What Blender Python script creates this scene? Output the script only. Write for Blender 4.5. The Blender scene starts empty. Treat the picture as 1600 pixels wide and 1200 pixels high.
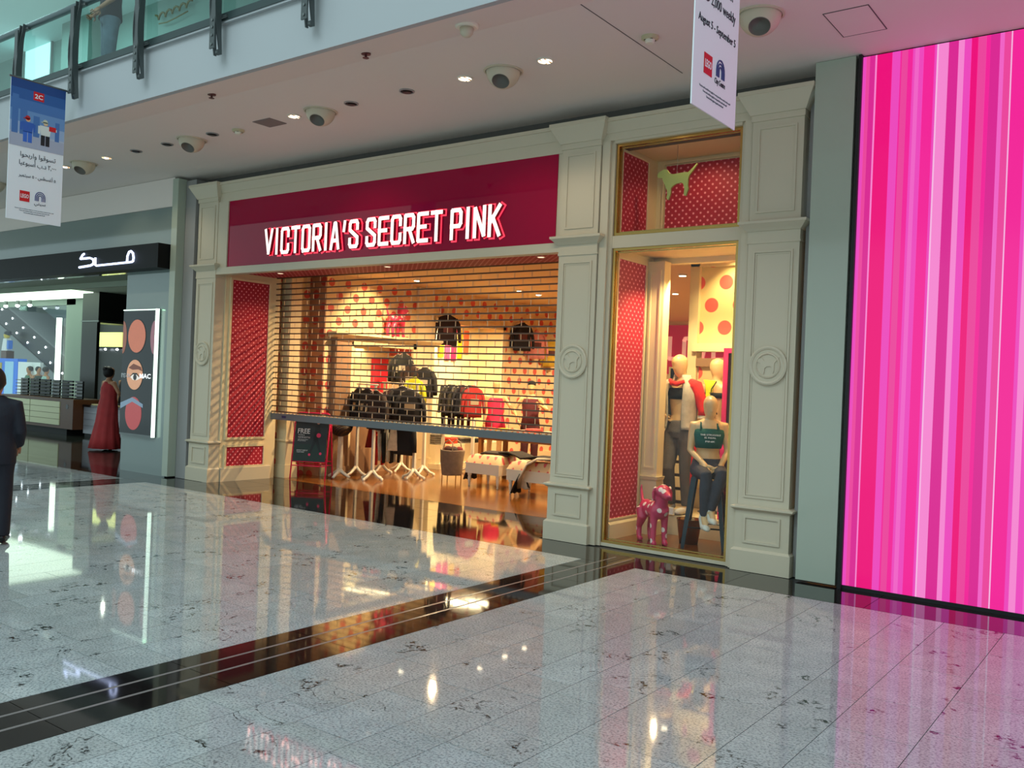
import bpy, bmesh, math, random
from mathutils import Vector, Matrix, noise
random.seed(7)
PI=math.pi; R=math.radians
sc=bpy.context.scene; COL=sc.collection
# ---------------------------------------------------------------- camera, world, key lights, exposure
def make_camera():
    yaw,pitch,roll,F=-0.63990692,-0.00079634,0.04052561,1404.10195
    f=Vector((math.sin(yaw)*math.cos(pitch),math.cos(yaw)*math.cos(pitch),math.sin(pitch)))
    r=Vector((math.cos(yaw),-math.sin(yaw),0)); u=r.cross(f)
    r2=math.cos(roll)*r+math.sin(roll)*u; u2=-math.sin(roll)*r+math.cos(roll)*u
    cd=bpy.data.cameras.new('camera'); cd.sensor_width=36; cd.lens=F/1600*36; cd.clip_start=.05; cd.clip_end=200
    co=bpy.data.objects.new('camera',cd); COL.objects.link(co)
    m=Matrix((r2,u2,-f)).transposed().to_4x4(); m.translation=Vector((0,0,1.7)); co.matrix_world=m
    sc.camera=co
make_camera()
W=bpy.data.worlds.new('world'); sc.world=W; W.use_nodes=True
W.node_tree.nodes['Background'].inputs[0].default_value=(.70,.92,.95,1)
W.node_tree.nodes['Background'].inputs[1].default_value=.95
sc.view_settings.view_transform='Standard'; sc.view_settings.look='None'
sc.view_settings.exposure=0; sc.view_settings.gamma=1; sc.view_settings.use_curve_mapping=False
def lamp(kind,loc,energy,color,size=.3,target=None,spot=None,sy=None,name='lamp_light'):
    ld=bpy.data.lights.new(name,kind); ld.energy=energy; ld.color=color
    if kind=='AREA':
        ld.size=size
        if sy: ld.shape='RECTANGLE'; ld.size_y=sy
    else: ld.shadow_soft_size=size
    if kind=='SPOT': ld.spot_size=R(spot or 60); ld.spot_blend=.6
    o=bpy.data.objects.new(name,ld); COL.objects.link(o); o.location=loc
    if target is not None:
        o.rotation_euler=(Vector(target)-Vector(loc)).to_track_quat('-Z','Y').to_euler()
    return o
SKY=(.72,.93,1.0); WARM=(1.0,.70,.37)
lamp('AREA',(-7,-5.0,13.5),900,SKY,9,(-7,2.0,0),sy=7,name='atrium_skylight')
# ---------------------------------------------------------------- helpers
def lin(c):
    return tuple(((v/255)/12.92 if v/255<=.04045 else ((v/255+.055)/1.055)**2.4) for v in c)
MATS={}
def mat(name,rgb,rough=.5,metal=0,emit=0,spec=.5,coat=0,noise_amt=0,noise_scale=8,bump=0,bump_scale=60):
    if name in MATS: return MATS[name]
    m=bpy.data.materials.new(name); m.use_nodes=True; nt=m.node_tree; b=nt.nodes['Principled BSDF']
    c=(*lin(rgb),1)
    b.inputs['Base Color'].default_value=c; b.inputs['Roughness'].default_value=rough
    b.inputs['Metallic'].default_value=metal; b.inputs['Specular IOR Level'].default_value=spec
    b.inputs['Coat Weight'].default_value=coat
    if emit: b.inputs['Emission Color'].default_value=c; b.inputs['Emission Strength'].default_value=emit
    if noise_amt or bump:
        tc=nt.nodes.new('ShaderNodeTexCoord'); n=nt.nodes.new('ShaderNodeTexNoise'); n.inputs['Scale'].default_value=noise_scale; n.inputs['Detail'].default_value=5
        nt.links.new(tc.outputs['Object'],n.inputs['Vector'])
        if noise_amt:
            mx=nt.nodes.new('ShaderNodeMix'); mx.data_type='RGBA'
            mx.inputs[6].default_value=tuple(v*(1-noise_amt) for v in c[:3])+(1,); mx.inputs[7].default_value=tuple(min(1,v*(1+noise_amt)) for v in c[:3])+(1,)
            nt.links.new(n.outputs['Fac'],mx.inputs[0]); nt.links.new(mx.outputs[2],b.inputs['Base Color'])
        if bump:
            n2=nt.nodes.new('ShaderNodeTexNoise'); n2.inputs['Scale'].default_value=bump_scale; nt.links.new(tc.outputs['Object'],n2.inputs['Vector'])
            bp=nt.nodes.new('ShaderNodeBump'); bp.inputs['Strength'].default_value=bump; bp.inputs['Distance'].default_value=.01
            nt.links.new(n2.outputs['Fac'],bp.inputs['Height']); nt.links.new(bp.outputs[0],b.inputs['Normal'])
    MATS[name]=m; return m
def N(nt,op,a,b=None):
    n=nt.nodes.new('ShaderNodeMath'); n.operation=op
    for i,v in enumerate((a,b)):
        if v is None: continue
        if isinstance(v,(int,float)): n.inputs[i].default_value=v
        else: nt.links.new(v,n.inputs[i])
    return n.outputs[0]
def dotmat(name,base,dot,axes,s,t,r,rough=.6,off=(0,0),edge=.004,coord='Object'):
    """flat printed fabric / wallpaper: hexagonal polka dots on a plane; axes e.g. 'YZ'"""
    m=bpy.data.materials.new(name); m.use_nodes=True; nt=m.node_tree; b=nt.nodes['Principled BSDF']; b.inputs['Roughness'].default_value=rough
    tc=nt.nodes.new('ShaderNodeTexCoord'); sp=nt.nodes.new('ShaderNodeSeparateXYZ'); nt.links.new(tc.outputs[coord],sp.inputs[0])
    U=sp.outputs[axes[0]]; V=sp.outputs[axes[1]]
    ds=[]
    for k in (0,.5):
        fu=N(nt,'SUBTRACT',N(nt,'FRACT',N(nt,'ADD',N(nt,'DIVIDE',U,s),k+off[0]+100)),.5); fv=N(nt,'SUBTRACT',N(nt,'FRACT',N(nt,'ADD',N(nt,'DIVIDE',V,t),k+off[1]+100)),.5)
        fu=N(nt,'MULTIPLY',fu,s); fv=N(nt,'MULTIPLY',fv,t)
        ds.append(N(nt,'SQRT',N(nt,'ADD',N(nt,'MULTIPLY',fu,fu),N(nt,'MULTIPLY',fv,fv))))
    d=N(nt,'MINIMUM',*ds)
    mr=nt.nodes.new('ShaderNodeMapRange'); nt.links.new(d,mr.inputs[0]); mr.inputs[1].default_value=r-edge/2; mr.inputs[2].default_value=r+edge/2; mr.inputs[3].default_value=1; mr.inputs[4].default_value=0
    mx=nt.nodes.new('ShaderNodeMix'); mx.data_type='RGBA'; mx.inputs[6].default_value=(*lin(base),1); mx.inputs[7].default_value=(*lin(dot),1)
    nt.links.new(mr.outputs[0],mx.inputs[0]); nt.links.new(mx.outputs[2],b.inputs['Base Color'])
    MATS[name]=m; return m
def glassmat(name,tint,refl=1.0,ior=1.5,rough=0.0):
    m=bpy.data.materials.new(name); m.use_nodes=True; nt=m.node_tree; nt.nodes.remove(nt.nodes['Principled BSDF'])
    out=nt.nodes['Material Output']; t=nt.nodes.new('ShaderNodeBsdfTransparent'); t.inputs[0].default_value=(*tint,1)
    g=nt.nodes.new('ShaderNodeBsdfGlossy'); g.inputs['Roughness'].default_value=rough; g.inputs[0].default_value=(refl,refl,refl,1)
    fr=nt.nodes.new('ShaderNodeFresnel'); fr.inputs[0].default_value=ior; mx=nt.nodes.new('ShaderNodeMixShader')
    ge=nt.nodes.new('ShaderNodeNewGeometry'); nt.links.new(N(nt,'MULTIPLY',fr.outputs[0],N(nt,'SUBTRACT',1.,ge.outputs['Backfacing'])),mx.inputs[0]); nt.links.new(t.outputs[0],mx.inputs[1]); nt.links.new(g.outputs[0],mx.inputs[2]); nt.links.new(mx.outputs[0],out.inputs[0])
    MATS[name]=m; return m
class MB:
    def __init__(s): s.v=[]; s.f=[]; s.mi=[]; s.cur=0
    def add(s,vs,fs):
        o=len(s.v); s.v+= [tuple(v) for v in vs]; s.f+=[tuple(o+i for i in f) for f in fs]; s.mi+=[s.cur]*len(fs); return s
    def frus(s,b0,b1):   # b=(x0,x1,y0,y1,z)
        vs=[]
        for (x0,x1,y0,y1,z) in (b0,b1): vs+=[(x0,y0,z),(x1,y0,z),(x1,y1,z),(x0,y1,z)]
        return s.add(vs,[(3,2,1,0),(4,5,6,7),(0,1,5,4),(1,2,6,5),(2,3,7,6),(3,0,4,7)])
    def box(s,x0,x1,y0,y1,z0,z1): return s.frus((x0,x1,y0,y1,z0),(x0,x1,y0,y1,z1))
    def ring(s,x0,x1,z0,z1,y0,y1,w):   # rectangular frame in XZ, sloped moulding
        s.box(x0,x1,y0,y1,z1-w,z1); s.box(x0,x1,y0,y1,z0,z0+w); s.box(x0,x0+w,y0,y1,z0+w,z1-w); s.box(x1-w,x1,y0,y1,z0+w,z1-w); return s
    def lathe(s,prof,n=20,c=(0,0,0),axis='Z',cap=True):
        vs=[];fs=[]
        for (r,h) in prof:
            for k in range(n):
                a=2*PI*k/n; p=(r*math.cos(a),r*math.sin(a),h)
                if axis=='Y': p=(p[0],p[2],p[1])
                if axis=='X': p=(p[2],p[0],p[1])
                vs.append((p[0]+c[0],p[1]+c[1],p[2]+c[2]))
        for i in range(len(prof)-1):
            for k in range(n):
                k2=(k+1)%n; fs.append((i*n+k,i*n+k2,(i+1)*n+k2,(i+1)*n+k))
        if cap: fs.append(tuple(range(n-1,-1,-1))); fs.append(tuple((len(prof)-1)*n+k for k in range(n)))
        return s.add(vs,fs)
    def tube(s,pts,r,n=8,cap=True):
        pts=[Vector(p) for p in pts]; rs=r if isinstance(r,(list,tuple)) else [r]*len(pts); vs=[];fs=[]; prev=None
        for i,p in enumerate(pts):
            d=(pts[min(i+1,len(pts)-1)]-pts[max(i-1,0)]).normalized()
            if prev is None: a=d.orthogonal().normalized()
            else: a=(prev-d*prev.dot(d)).normalized()
            prev=a; b=d.cross(a); ri=rs[i]; ra,rb=(ri if isinstance(ri,tuple) else (ri,ri))
            for k in range(n):
                t=2*PI*k/n; vs.append(p+a*math.cos(t)*ra+b*math.sin(t)*rb)
        for i in range(len(pts)-1):
            for k in range(n):
                k2=(k+1)%n; fs.append((i*n+k,i*n+k2,(i+1)*n+k2,(i+1)*n+k))
        if cap: fs.append(tuple(range(n-1,-1,-1))); fs.append(tuple((len(pts)-1)*n+k for k in range(n)))
        return s.add(vs,fs)
    def secs(s,S,n=16,wav=0,wn=9):  # ellipse sections (x,y,z,a,b)
        vs=[];fs=[]
        for j,(x,y,z,a,b) in enumerate(S):
            for k in range(n):
                t=2*PI*k/n; w=1+(wav*(j/(len(S)-1))*math.sin(wn*t+j*.35) if wav else 0)
                vs.append((x+a*w*math.cos(t),y+b*w*math.sin(t),z))
        for i in range(len(S)-1):
            for k in range(n):
                k2=(k+1)%n; fs.append((i*n+k,i*n+k2,(i+1)*n+k2,(i+1)*n+k))
        fs.append(tuple(range(n-1,-1,-1))); fs.append(tuple((len(S)-1)*n+k for k in range(n)))
        return s.add(vs,fs)
    def ball(s,c,rx,ry,rz,n=14,m=9):
        S=[]
        for i in range(m+1):
            t=PI*i/m; S.append((c[0],c[1],c[2]-rz*math.cos(t),max(rx*math.sin(t),1e-4),max(ry*math.sin(t),1e-4)))
        return s.secs(S,n)
    def prism(s,poly,y0,y1,M=None):   # polygon in (x,z), extruded along y
        n=len(poly); vs=[(x,y0,z) for x,z in poly]+[(x,y1,z) for x,z in poly]
        if M: vs=[M@Vector(v) for v in vs]
        return s.add(vs,[tuple(range(n)),tuple(range(2*n-1,n-1,-1))]+[(i,n+i,n+(i+1)%n,(i+1)%n) for i in range(n)])
    def build(s,name,mats,parent=None,smooth=False,M=None,bevel=0):
        me=bpy.data.meshes.new(name); me.from_pydata([tuple(M@Vector(v)) for v in s.v] if M else s.v,[],s.f)
        if not isinstance(mats,(list,tuple)): mats=[mats]
        for m in mats: me.materials.append(m)
        if len(mats)>1: me.polygons.foreach_set('material_index',s.mi)
        bm=bmesh.new(); bm.from_mesh(me); bmesh.ops.recalc_face_normals(bm,faces=bm.faces)
        if bevel: bmesh.ops.bevel(bm,geom=list(bm.edges),offset=bevel,segments=1,affect='EDGES')
        bm.to_mesh(me); bm.free()
        if smooth: me.polygons.foreach_set('use_smooth',[True]*len(me.polygons))
        o=bpy.data.objects.new(name,me); COL.objects.link(o); o.parent=parent; return o
def tag(o,label,cat,group=None):
    o['label']=label; o['category']=cat
    if group: o['group']=group
    return o
def thing(name,label,cat,loc=(0,0,0),rz=0,group=None,scale=1):
    o=bpy.data.objects.new(name,None); COL.objects.link(o); o.location=loc; o.rotation_euler=(0,0,rz); o.scale=(scale,)*3
    o.empty_display_size=.1
    return tag(o,label,cat,group)
def struct(name,mb,m,**k):
    o=mb.build(name,m,**k); o['kind']='structure'; return o
def dup(root,loc=None,rz=None,label=None,group=None,parent=None):
    c=root.copy(); COL.objects.link(c)
    if parent: c.parent=parent
    if loc is not None: c.location=loc
    if rz is not None: c.rotation_euler=(0,0,rz)
    if label: c['label']=label
    if group: c['group']=group
    for ch in list(root.children): dup(ch,parent=c)
    return c
def remesh(o,vox,smooth=1):
    md=o.modifiers.new('r','REMESH'); md.mode='VOXEL'; md.voxel_size=vox; md.use_smooth_shade=True
    if smooth: s2=o.modifiers.new('s','SMOOTH'); s2.iterations=smooth; s2.factor=.6
    dg=bpy.context.evaluated_depsgraph_get(); dg.update(); me=bpy.data.meshes.new_from_object(o.evaluated_get(dg))
    o.modifiers.clear(); ms=[x for x in o.data.materials]; o.data=me
    me.materials.clear()
    for x in ms: me.materials.append(x)
    me.polygons.foreach_set('use_smooth',[True]*len(me.polygons)); return o
def frameM(origin,u,v):
    u=Vector(u).normalized(); v=Vector(v).normalized(); w=u.cross(v); m=Matrix((u,v,w)).transposed().to_4x4(); m.translation=Vector(origin); return m
def text(name,s,origin,u,v,height,m,parent=None,ext=.001,width=None,offset=0,align='LEFT',shear=0,tilt=0):
    """real lettering mesh: origin = baseline start (or centre), u = reading direction, v = up"""
    c=bpy.data.curves.new('t','FONT'); c.body=s; c.size=1; c.extrude=ext/height; c.offset=offset; c.resolution_u=2; c.shear=shear
    o=bpy.data.objects.new('t',c); COL.objects.link(o); dg=bpy.context.evaluated_depsgraph_get(); dg.update()
    me=bpy.data.meshes.new_from_object(o.evaluated_get(dg)); bpy.data.objects.remove(o)
    xs=[p.co.x for p in me.vertices]; ys=[p.co.y for p in me.vertices]
    if not xs: return None
    x0,x1=min(xs),max(xs); hgt=.72 if align!='FIT' else (max(ys)-min(ys)); k=height/hgt; kx=k if width is None else width/(x1-x0)
    w=(x1-x0)*kx; dx=0 if align!='CENTER' else -w/2
    M=frameM(origin,u,v)
    for p in me.vertices: p.co=M@Vector(((p.co.x-x0)*kx+dx,p.co.y*k,p.co.z*height))
    me.materials.clear(); me.materials.append(m)
    r=bpy.data.objects.new(name,me); COL.objects.link(r); r.parent=parent; return r
# ---------------------------------------------------------------- materials
CREAM=mat('cream_paint',(204,192,168),.45,bump=.05,bump_scale=25)
GREYW=mat('grey_reveal',(150,148,146),.4)
CEIL=mat('soffit_paint',(228,216,208),.8)
FASC=mat('fascia_paint',(172,174,176),.6)
STEEL=mat('brushed_steel',(120,125,124),.38,.9)
DKSTEEL=mat('post_steel',(92,97,97),.42,.8)
BRASS=mat('brass',(196,158,92),.22,1)
BLACK=mat('black_gloss',(10,10,11),.12)
BLACKM=mat('black_matt',(14,14,15),.6)
WHITE=mat('white_enamel',(232,226,208),.35)
WHITEP=mat('white_print',(232,234,238),.6)
BACKGL=mat('backpainted_glass',(170,178,162),.06,spec=.5)
SIGNP=mat('sign_magenta_glass',(160,8,56),.03,spec=.28)
DOTF=dotmat('dot_fabric_side',(172,14,48),(244,150,165),'YZ',.088,.088,.012)
DOTB=dotmat('dot_fabric_back',(172,14,48),(244,150,165),'XZ',.088,.088,.012)
DOTS=dotmat('dot_fabric_soffit',(172,14,48),(244,150,165),'XY',.088,.088,.012)
WALLD=dotmat('wallpaper_dots_side',(226,204,160),(208,90,80),'YZ',.38,.44,.072,off=(.12,.0),edge=.01)
WALLB=dotmat('wallpaper_dots_back',(226,204,160),(208,90,80),'XZ',.38,.44,.072,off=(.2,0),edge=.01)
TAUPE=mat('taupe_paint',(150,116,88),.6)
STCREAM=mat('store_cream',(226,208,168),.5)
HIP=mat('hot_pink_metal',(236,30,92),.35)
MANNQ=mat('mannequin_skin',(216,178,128),.38,coat=.3)
HOT=mat('lamp_glow',(255,236,200),.5,emit=14)
HOTC=mat('cool_lamp_glow',(235,248,255),.5,emit=10)
GLASS=glassmat('clear_glass',(.97,.985,.98),.75,1.4)
TEALG=glassmat('teal_glass',(.80,.93,.915),.7,1.4)
def floor_mats():
    m=bpy.data.materials.new('light_granite'); m.use_nodes=True; nt=m.node_tree; b=nt.nodes['Principled BSDF']
    b.inputs['Roughness'].default_value=.04; b.inputs['Specular IOR Level'].default_value=.42
    tc=nt.nodes.new('ShaderNodeTexCoord'); oi=nt.nodes.new('ShaderNodeObjectInfo')
    ad=nt.nodes.new('ShaderNodeVectorMath'); ad.operation='ADD'; sc_=nt.nodes.new('ShaderNodeVectorMath'); sc_.operation='SCALE'
    cx=nt.nodes.new('ShaderNodeCombineXYZ'); 
    nt.links.new(N(nt,'MULTIPLY',oi.outputs['Random'],37.),cx.inputs[0]); nt.links.new(N(nt,'MULTIPLY',oi.outputs['Random'],91.),cx.inputs[1])
    nt.links.new(tc.outputs['Object'],ad.inputs[0]); nt.links.new(cx.outputs[0],ad.inputs[1]); V=ad.outputs[0]
    def nz(scale,det=4,vec=V,rough=.6,dist=0):
        n=nt.nodes.new('ShaderNodeTexNoise'); n.inputs['Scale'].default_value=scale; n.inputs['Detail'].default_value=det; n.inputs['Roughness'].default_value=rough; n.inputs['Distortion'].default_value=dist; nt.links.new(vec,n.inputs['Vector']); return n.outputs['Fac']
    def ramp(f,a,b_,c0,c1):
        r=nt.nodes.new('ShaderNodeMapRange'); nt.links.new(f,r.inputs[0]); r.inputs[1].default_value=a; r.inputs[2].default_value=b_; r.inputs[3].default_value=c0; r.inputs[4].default_value=c1; return r.outputs[0]
    def mix(f,a,b_):
        x=nt.nodes.new('ShaderNodeMix'); x.data_type='RGBA'
        nt.links.new(f,x.inputs[0])
        for i,q in ((6,a),(7,b_)):
            if isinstance(q,tuple): x.inputs[i].default_value=(*lin(q),1)
            else: nt.links.new(q,x.inputs[i])
        return x.outputs[2]
    speck=ramp(nz(75,3),.46,.66,0,.75)
    cloud=ramp(nz(5,4),.3,.7,0,1)
    c=mix(cloud,(171,178,178),(195,201,201)); c=mix(ramp(oi.outputs['Random'],0,1,0,.35),c,(158,158,152)); c=mix(speck,c,(94,101,105))
    big=nz(3.1,2,dist=.4); fine=nz(22,4,rough=.7)
    blot=N(nt,'MULTIPLY',ramp(big,.64,.675,0,1),ramp(fine,.50,.54,0,1))
    # thin dark biotite streaks
    wv=nz(2.2,3,dist=1.2); streak=N(nt,'MULTIPLY',ramp(N(nt,'ABSOLUTE',N(nt,'SUBTRACT',wv,.5)),.0,.02,1,0),N(nt,'MULTIPLY',ramp(nz(1.7,1),.56,.62,0,1),ramp(nz(40,2),.46,.52,0,1)))
    c=mix(N(nt,'MAXIMUM',blot,streak),c,(22,26,26))
    nt.links.new(c,b.inputs['Base Color'])
    MATS['light_granite']=m
    return m
LG=floor_mats()
DG=mat('dark_granite',(26,22,22),.05,spec=.75,noise_amt=.5,noise_scale=120)
GROUT=mat('grout',(60,60,58),.8)
INLAY=mat('inlay_grey',(128,120,118),.2)
MFLOOR=mat('grey_shop_floor',(52,54,50),.08,spec=.7)
def woodfloor():
    m=bpy.data.materials.new('oak_floor'); m.use_nodes=True; nt=m.node_tree; b=nt.nodes['Principled BSDF']; b.inputs['Roughness'].default_value=.16; b.inputs['Specular IOR Level'].default_value=.6
    tc=nt.nodes.new('ShaderNodeTexCoord'); br=nt.nodes.new('ShaderNodeTexBrick'); nt.links.new(tc.outputs['Object'],br.inputs['Vector'])
    br.inputs['Scale'].default_value=1; br.inputs['Brick Width'].default_value=1.3; br.inputs['Row Height'].default_value=.12; br.inputs['Mortar Size'].default_value=.003; br.offset=.37
    br.inputs['Color1'].default_value=(*lin((158,100,42)),1); br.inputs['Color2'].default_value=(*lin((132,80,30)),1); br.inputs['Mortar'].default_value=(*lin((80,48,20)),1)
    mp=nt.nodes.new('ShaderNodeMapping'); mp.inputs['Scale'].default_value=(1.5,22,1); nt.links.new(tc.outputs['Object'],mp.inputs[0])
    n=nt.nodes.new('ShaderNodeTexNoise'); n.inputs['Scale'].default_value=2; n.inputs['Detail'].default_value=6; nt.links.new(mp.outputs[0],n.inputs['Vector'])
    mx=nt.nodes.new('ShaderNodeMix'); mx.data_type='RGBA'; mx.blend_type='MULTIPLY'; mx.inputs[0].default_value=.5; nt.links.new(br.outputs[0],mx.inputs[6]); nt.links.new(n.outputs['Fac'],mx.inputs[7])
    nt.links.new(mx.outputs[2],b.inputs['Base Color']); return m
OAK=woodfloor()
# ---------------------------------------------------------------- floor: every granite tile
FX0,FX1,FY0,FY1=-26,6,-9.9,8.20
floor=struct('floor',MB().box(FX0,FX1,FY0,21,-.2,-.012),GROUT)
def tile_mesh(w,l,m,cache={}):
    k=(round(w,3),round(l,3),m.name)
    if k not in cache:
        mb=MB(); g=.002; mb.box(g,w-g,g,l-g,-.02,0)
        me=bpy.data.meshes.new('tile'); me.from_pydata(mb.v,[],mb.f)
        bm=bmesh.new(); bm.from_mesh(me); bmesh.ops.remove_doubles(bm,verts=bm.verts,dist=1e-5); bmesh.ops.recalc_face_normals(bm,faces=bm.faces); bm.to_mesh(me); bm.free(); me.materials.append(m); cache[k]=me
    return cache[k]
tiles=[]
def lay(x0,x1,y0,y1,rows,cuts={}):
    """rows: x boundaries; courses run in Y with staggered random lengths"""
    for i in range(len(rows)-1):
        a,b=rows[i],rows[i+1]
        ys=sorted(cuts.get(round(a,2),[]))
        ys=[y for y in ys if y0<y<y1]
        y=ys[-1] if ys else y1-random.choice((.15,.3,.45,.6)); 
        if not ys: ys=[y]
        rnd=random.Random(int(a*100))
        while ys[-1]<y1-.62: ys.append(ys[-1]+rnd.choice((.6,.6,.6,.9,.3)))
        ys=[v for v in ys if v<y1-.08]
        while ys[0]>y0+.7: ys.insert(0,ys[0]-rnd.choice((.6,.6,.6,.9)))
        ys=[v for v in ys if v>y0+.08]
        bb=[y0]+ys+[y1]
        for j in range(len(bb)-1): tiles.append((a,b,bb[j],bb[j+1]))
rowsR=[-4.085,-3.74,-3.43,-3.03,-2.72,-2.32,-1.705,-1.40,-.99,-.39,-.09,.32,.92,1.22,1.63,2.23,2.6,3.0,3.4,3.9,4.4,5,6]
cutsR={-4.08:[2.83,3.46,4.07,4.66],-4.09:[2.83,3.46,4.07,4.66],-3.74:[2.48,3.10,3.405,4.025],-3.43:[2.95,3.56,3.87],-3.03:[2.80,3.10,4.03,4.33,4.935],-2.72:[3.25,3.56,4.17,4.49],-2.32:[3.76,4.06,4.76,5.24,5.84],-1.71:[4.31,4.61,5.22,5.51],-1.40:[4.34,4.75,5.35,6.14],-.99:[5.04,5.635,5.93]}
lay(-4.085,6,FY0,7.55,rowsR,cutsR)
rl=[-4.675]; pat=[.405,.30,.40,.61,.30,.41,.30,.40,.61,.31,.40,.30,.61,.41]; k=0
while rl[-1]-pat[k%14]>-12.2: rl.append(round(rl[-1]-pat[k%14],3)); k+=1
rl.append(-12.39); rl=rl[::-1]
lay(-12.39,-4.675,FY0,7.55,rl,{-5.08:[2.78,3.09],-5.38:[2.78,3.48]})
rl2=[-12.97]; 
while rl2[-1]-pat[k%14]>-25.6: rl2.append(round(rl2[-1]-pat[k%14],3)); k+=1
rl2.append(FX0); lay(FX0,-12.97,FY0,7.55,rl2[::-1])
def screenish(t):
    cx,cy=(t[0]+t[1])/2,(t[2]+t[3])/2; dpt=-.597*cx+.802*cy; side=.802*cx+.597*cy
    if dpt<1.5 or abs(side)/dpt>.64 or dpt<3.9: return 0
    return (t[1]-t[0])*(t[3]-t[2])/dpt**3
tiles.sort(key=screenish,reverse=True)
for t in tiles[:300]:
    o=bpy.data.objects.new('tile',tile_mesh(t[1]-t[0],t[3]-t[2],LG)); COL.objects.link(o); o.location=(t[0],t[2],0); o.parent=floor
rest=MB()
for (a,b,c,d) in tiles[300:]:
    g=.002; rest.box(a+g,b-g,c+g,d-g,-.02,0)
ro=rest.build('tile_field',LG,floor); ro['kind']='stuff'
# dark granite bands
def dark(x0,x1,y0,y1):
    o=bpy.data.objects.new('dark_tile',tile_mesh(x1-x0,y1-y0,DG)); COL.objects.link(o); o.location=(x0,y0,0); o.parent=floor
def cross(xa):
    xb=xa+.59; l1,l2=xa+.18,xa+.355
    y=7.55
    while y>1.0 and (xa>-8 or y>2):
        y0=y-.9
        dark(xa,l1-.011,y0,y); dark(l1+.011,l2-.011,y0,y); dark(l2+.011,xb,y0,y); y=y0
    for l in (l1,l2):
        MB().box(l-.011,l+.011,y,7.9,-.02,.0002).build('inlay_strip',INLAY,floor)
    MB().box(xa,xb,FY0,y,-.02,0).build('dark_band',DG,floor)
cross(-4.675)
cross(-12.98)
x=-26.
while x<5.9:
    x1=min(x+1.2,6)
    dark(x,x1,7.552,8.2)
    x=x1
x=-11.95
while x<-5.7: dark(x,min(x+.9,-5.55),8.2,8.85); dark(x,min(x+.9,-5.55),8.852,9.5); x+=.9
# oak and shop floors
MB().box(-12.4,-2.3,9.5,20.9,-.03,.001).build('oak_floor',OAK,floor)
MB().box(-25.9,-14.0,8.2,20.9,-.03,.0).build('shop_floor',MFLOOR,floor)
# ---------------------------------------------------------------- shell of the mall
ZC=4.75
mb=MB()
# soffit ceiling as a folded section: front lip, flat, rear lip
prof=[(5.50,4.665),(6.02,4.75),(7.85,4.75),(8.60,4.725),(8.60,5.16),(5.50,5.16)]
n=len(prof); vs=[(-26,y,z) for y,z in prof]+[(6,y,z) for y,z in prof]
mb.add(vs,[tuple(range(n)),tuple(range(2*n-1,n-1,-1))]+[(i,n+i,n+(i+1)%n,(i+1)%n) for i in range(n)])
struct('ceiling',mb,CEIL)
struct('trim_1',MB().box(-26,6,5.44,5.50,4.655,5.18).box(-26,6,5.40,5.50,5.18,5.20),FASC)
struct('floor_upper',MB().box(-26,6,5.5,13.5,5.16,5.2),mat('upper_floor',(170,172,168),.3))
struct('ceiling_upper',MB().box(-26,6,4.6,13.5,8.3,8.5),mat('upper_ceiling',(214,224,222),.8))
struct('wall_opposite',MB().box(-26,6,-12.2,-12,6.5,13),mat('far_wall',(168,168,162),.7))
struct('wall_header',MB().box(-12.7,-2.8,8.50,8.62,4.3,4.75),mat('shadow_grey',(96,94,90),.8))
# wall between the shops and behind the facade
struct('wall_partition',MB().box(-12.75,-12.43,8.46,21,0,4.7),GREYW)
struct('wall_front',MB().box(-2.42,6,8.30,8.5,0,4.74),GREYW)
# ---------------------------------------------------------------- classical shopfront
def pilaster(xa,xb,label):
    t=thing('pilaster',label,'pilaster',((xa+xb)/2,8.25,0),0,'cream panelled pilasters'); h=(xb-xa)/2
    def P(name,mb,m=CREAM): return mb.build(name,m,t)
    D=.20
    P('plinth',MB().frus((-h-.02,h+.02,-.02,D,0),(-h-.02,h+.02,-.02,D,.195)).frus((-h-.02,h+.02,-.02,D,.195),(-h,h,0,D,.215)))
    P('pedestal',MB().box(-h+.005,h-.005,.01,D,.215,.575).ring(-h+.09,h-.09,.27,.53,-.004,.012,.022))
    P('base_molding',MB().frus((-h,h,.0,D,.575),(-h-.035,h+.035,-.035,D,.60)).box(-h-.035,h+.035,-.035,D,.60,.615).frus((-h-.035,h+.035,-.035,D,.615),(-h+.01,h-.01,0,D,.63)))
    P('shaft',MB().box(-h+.02,h-.02,.02,D,.63,3.13).ring(-h+.075,h-.075,.70,3.06,.008,.022,.02).ring(-h+.10,h-.10,.725,3.035,.014,.022,.012))
    md=P('medallion',MB().lathe([(.185,.02),(.185,-.008),(.17,-.014),(.155,-.008),(.15,.0),(.125,.0),(.12,-.012),(.11,-.016),(.105,-.006),(.10,-.002)],28,(0,0,1.965),'Y'))
    MB().prism([(x*.00062,y*.00062+1.965) for x,y in DOG],-.012,.0).build('dog_relief',CREAM,md)
    P('capital',MB().box(-h+.01,h-.01,.01,D,3.13,3.15).box(-h+.015,h-.015,.012,D,3.15,3.245).frus((-h+.01,h-.01,.0,D,3.245),(-h-.015,h+.015,-.02,D,3.27)).frus((-h-.015,h+.015,-.02,D,3.27),(-h-.055,h+.055,-.06,D,3.31)).box(-h-.06,h+.06,-.065,D,3.31,3.335).frus((-h-.05,h+.05,-.05,D,3.335),(-h,h,0,D,3.35)))
    P('upper_panel',MB().box(-h+.02,h-.02,.02,D,3.35,4.30).ring(-h+.08,h-.08,3.42,4.24,.008,.022,.02))
    P('cornice',MB().box(-h+.01,h-.01,.005,D,4.30,4.36).frus((-h,h,-.01,D,4.36),(-h-.02,h+.02,-.03,D,4.40)).frus((-h-.02,h+.02,-.03,D,4.40),(-h-.09,h+.09,-.10,D,4.53)).box(-h-.095,h+.095,-.105,D,4.53,4.57))
    return t
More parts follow.
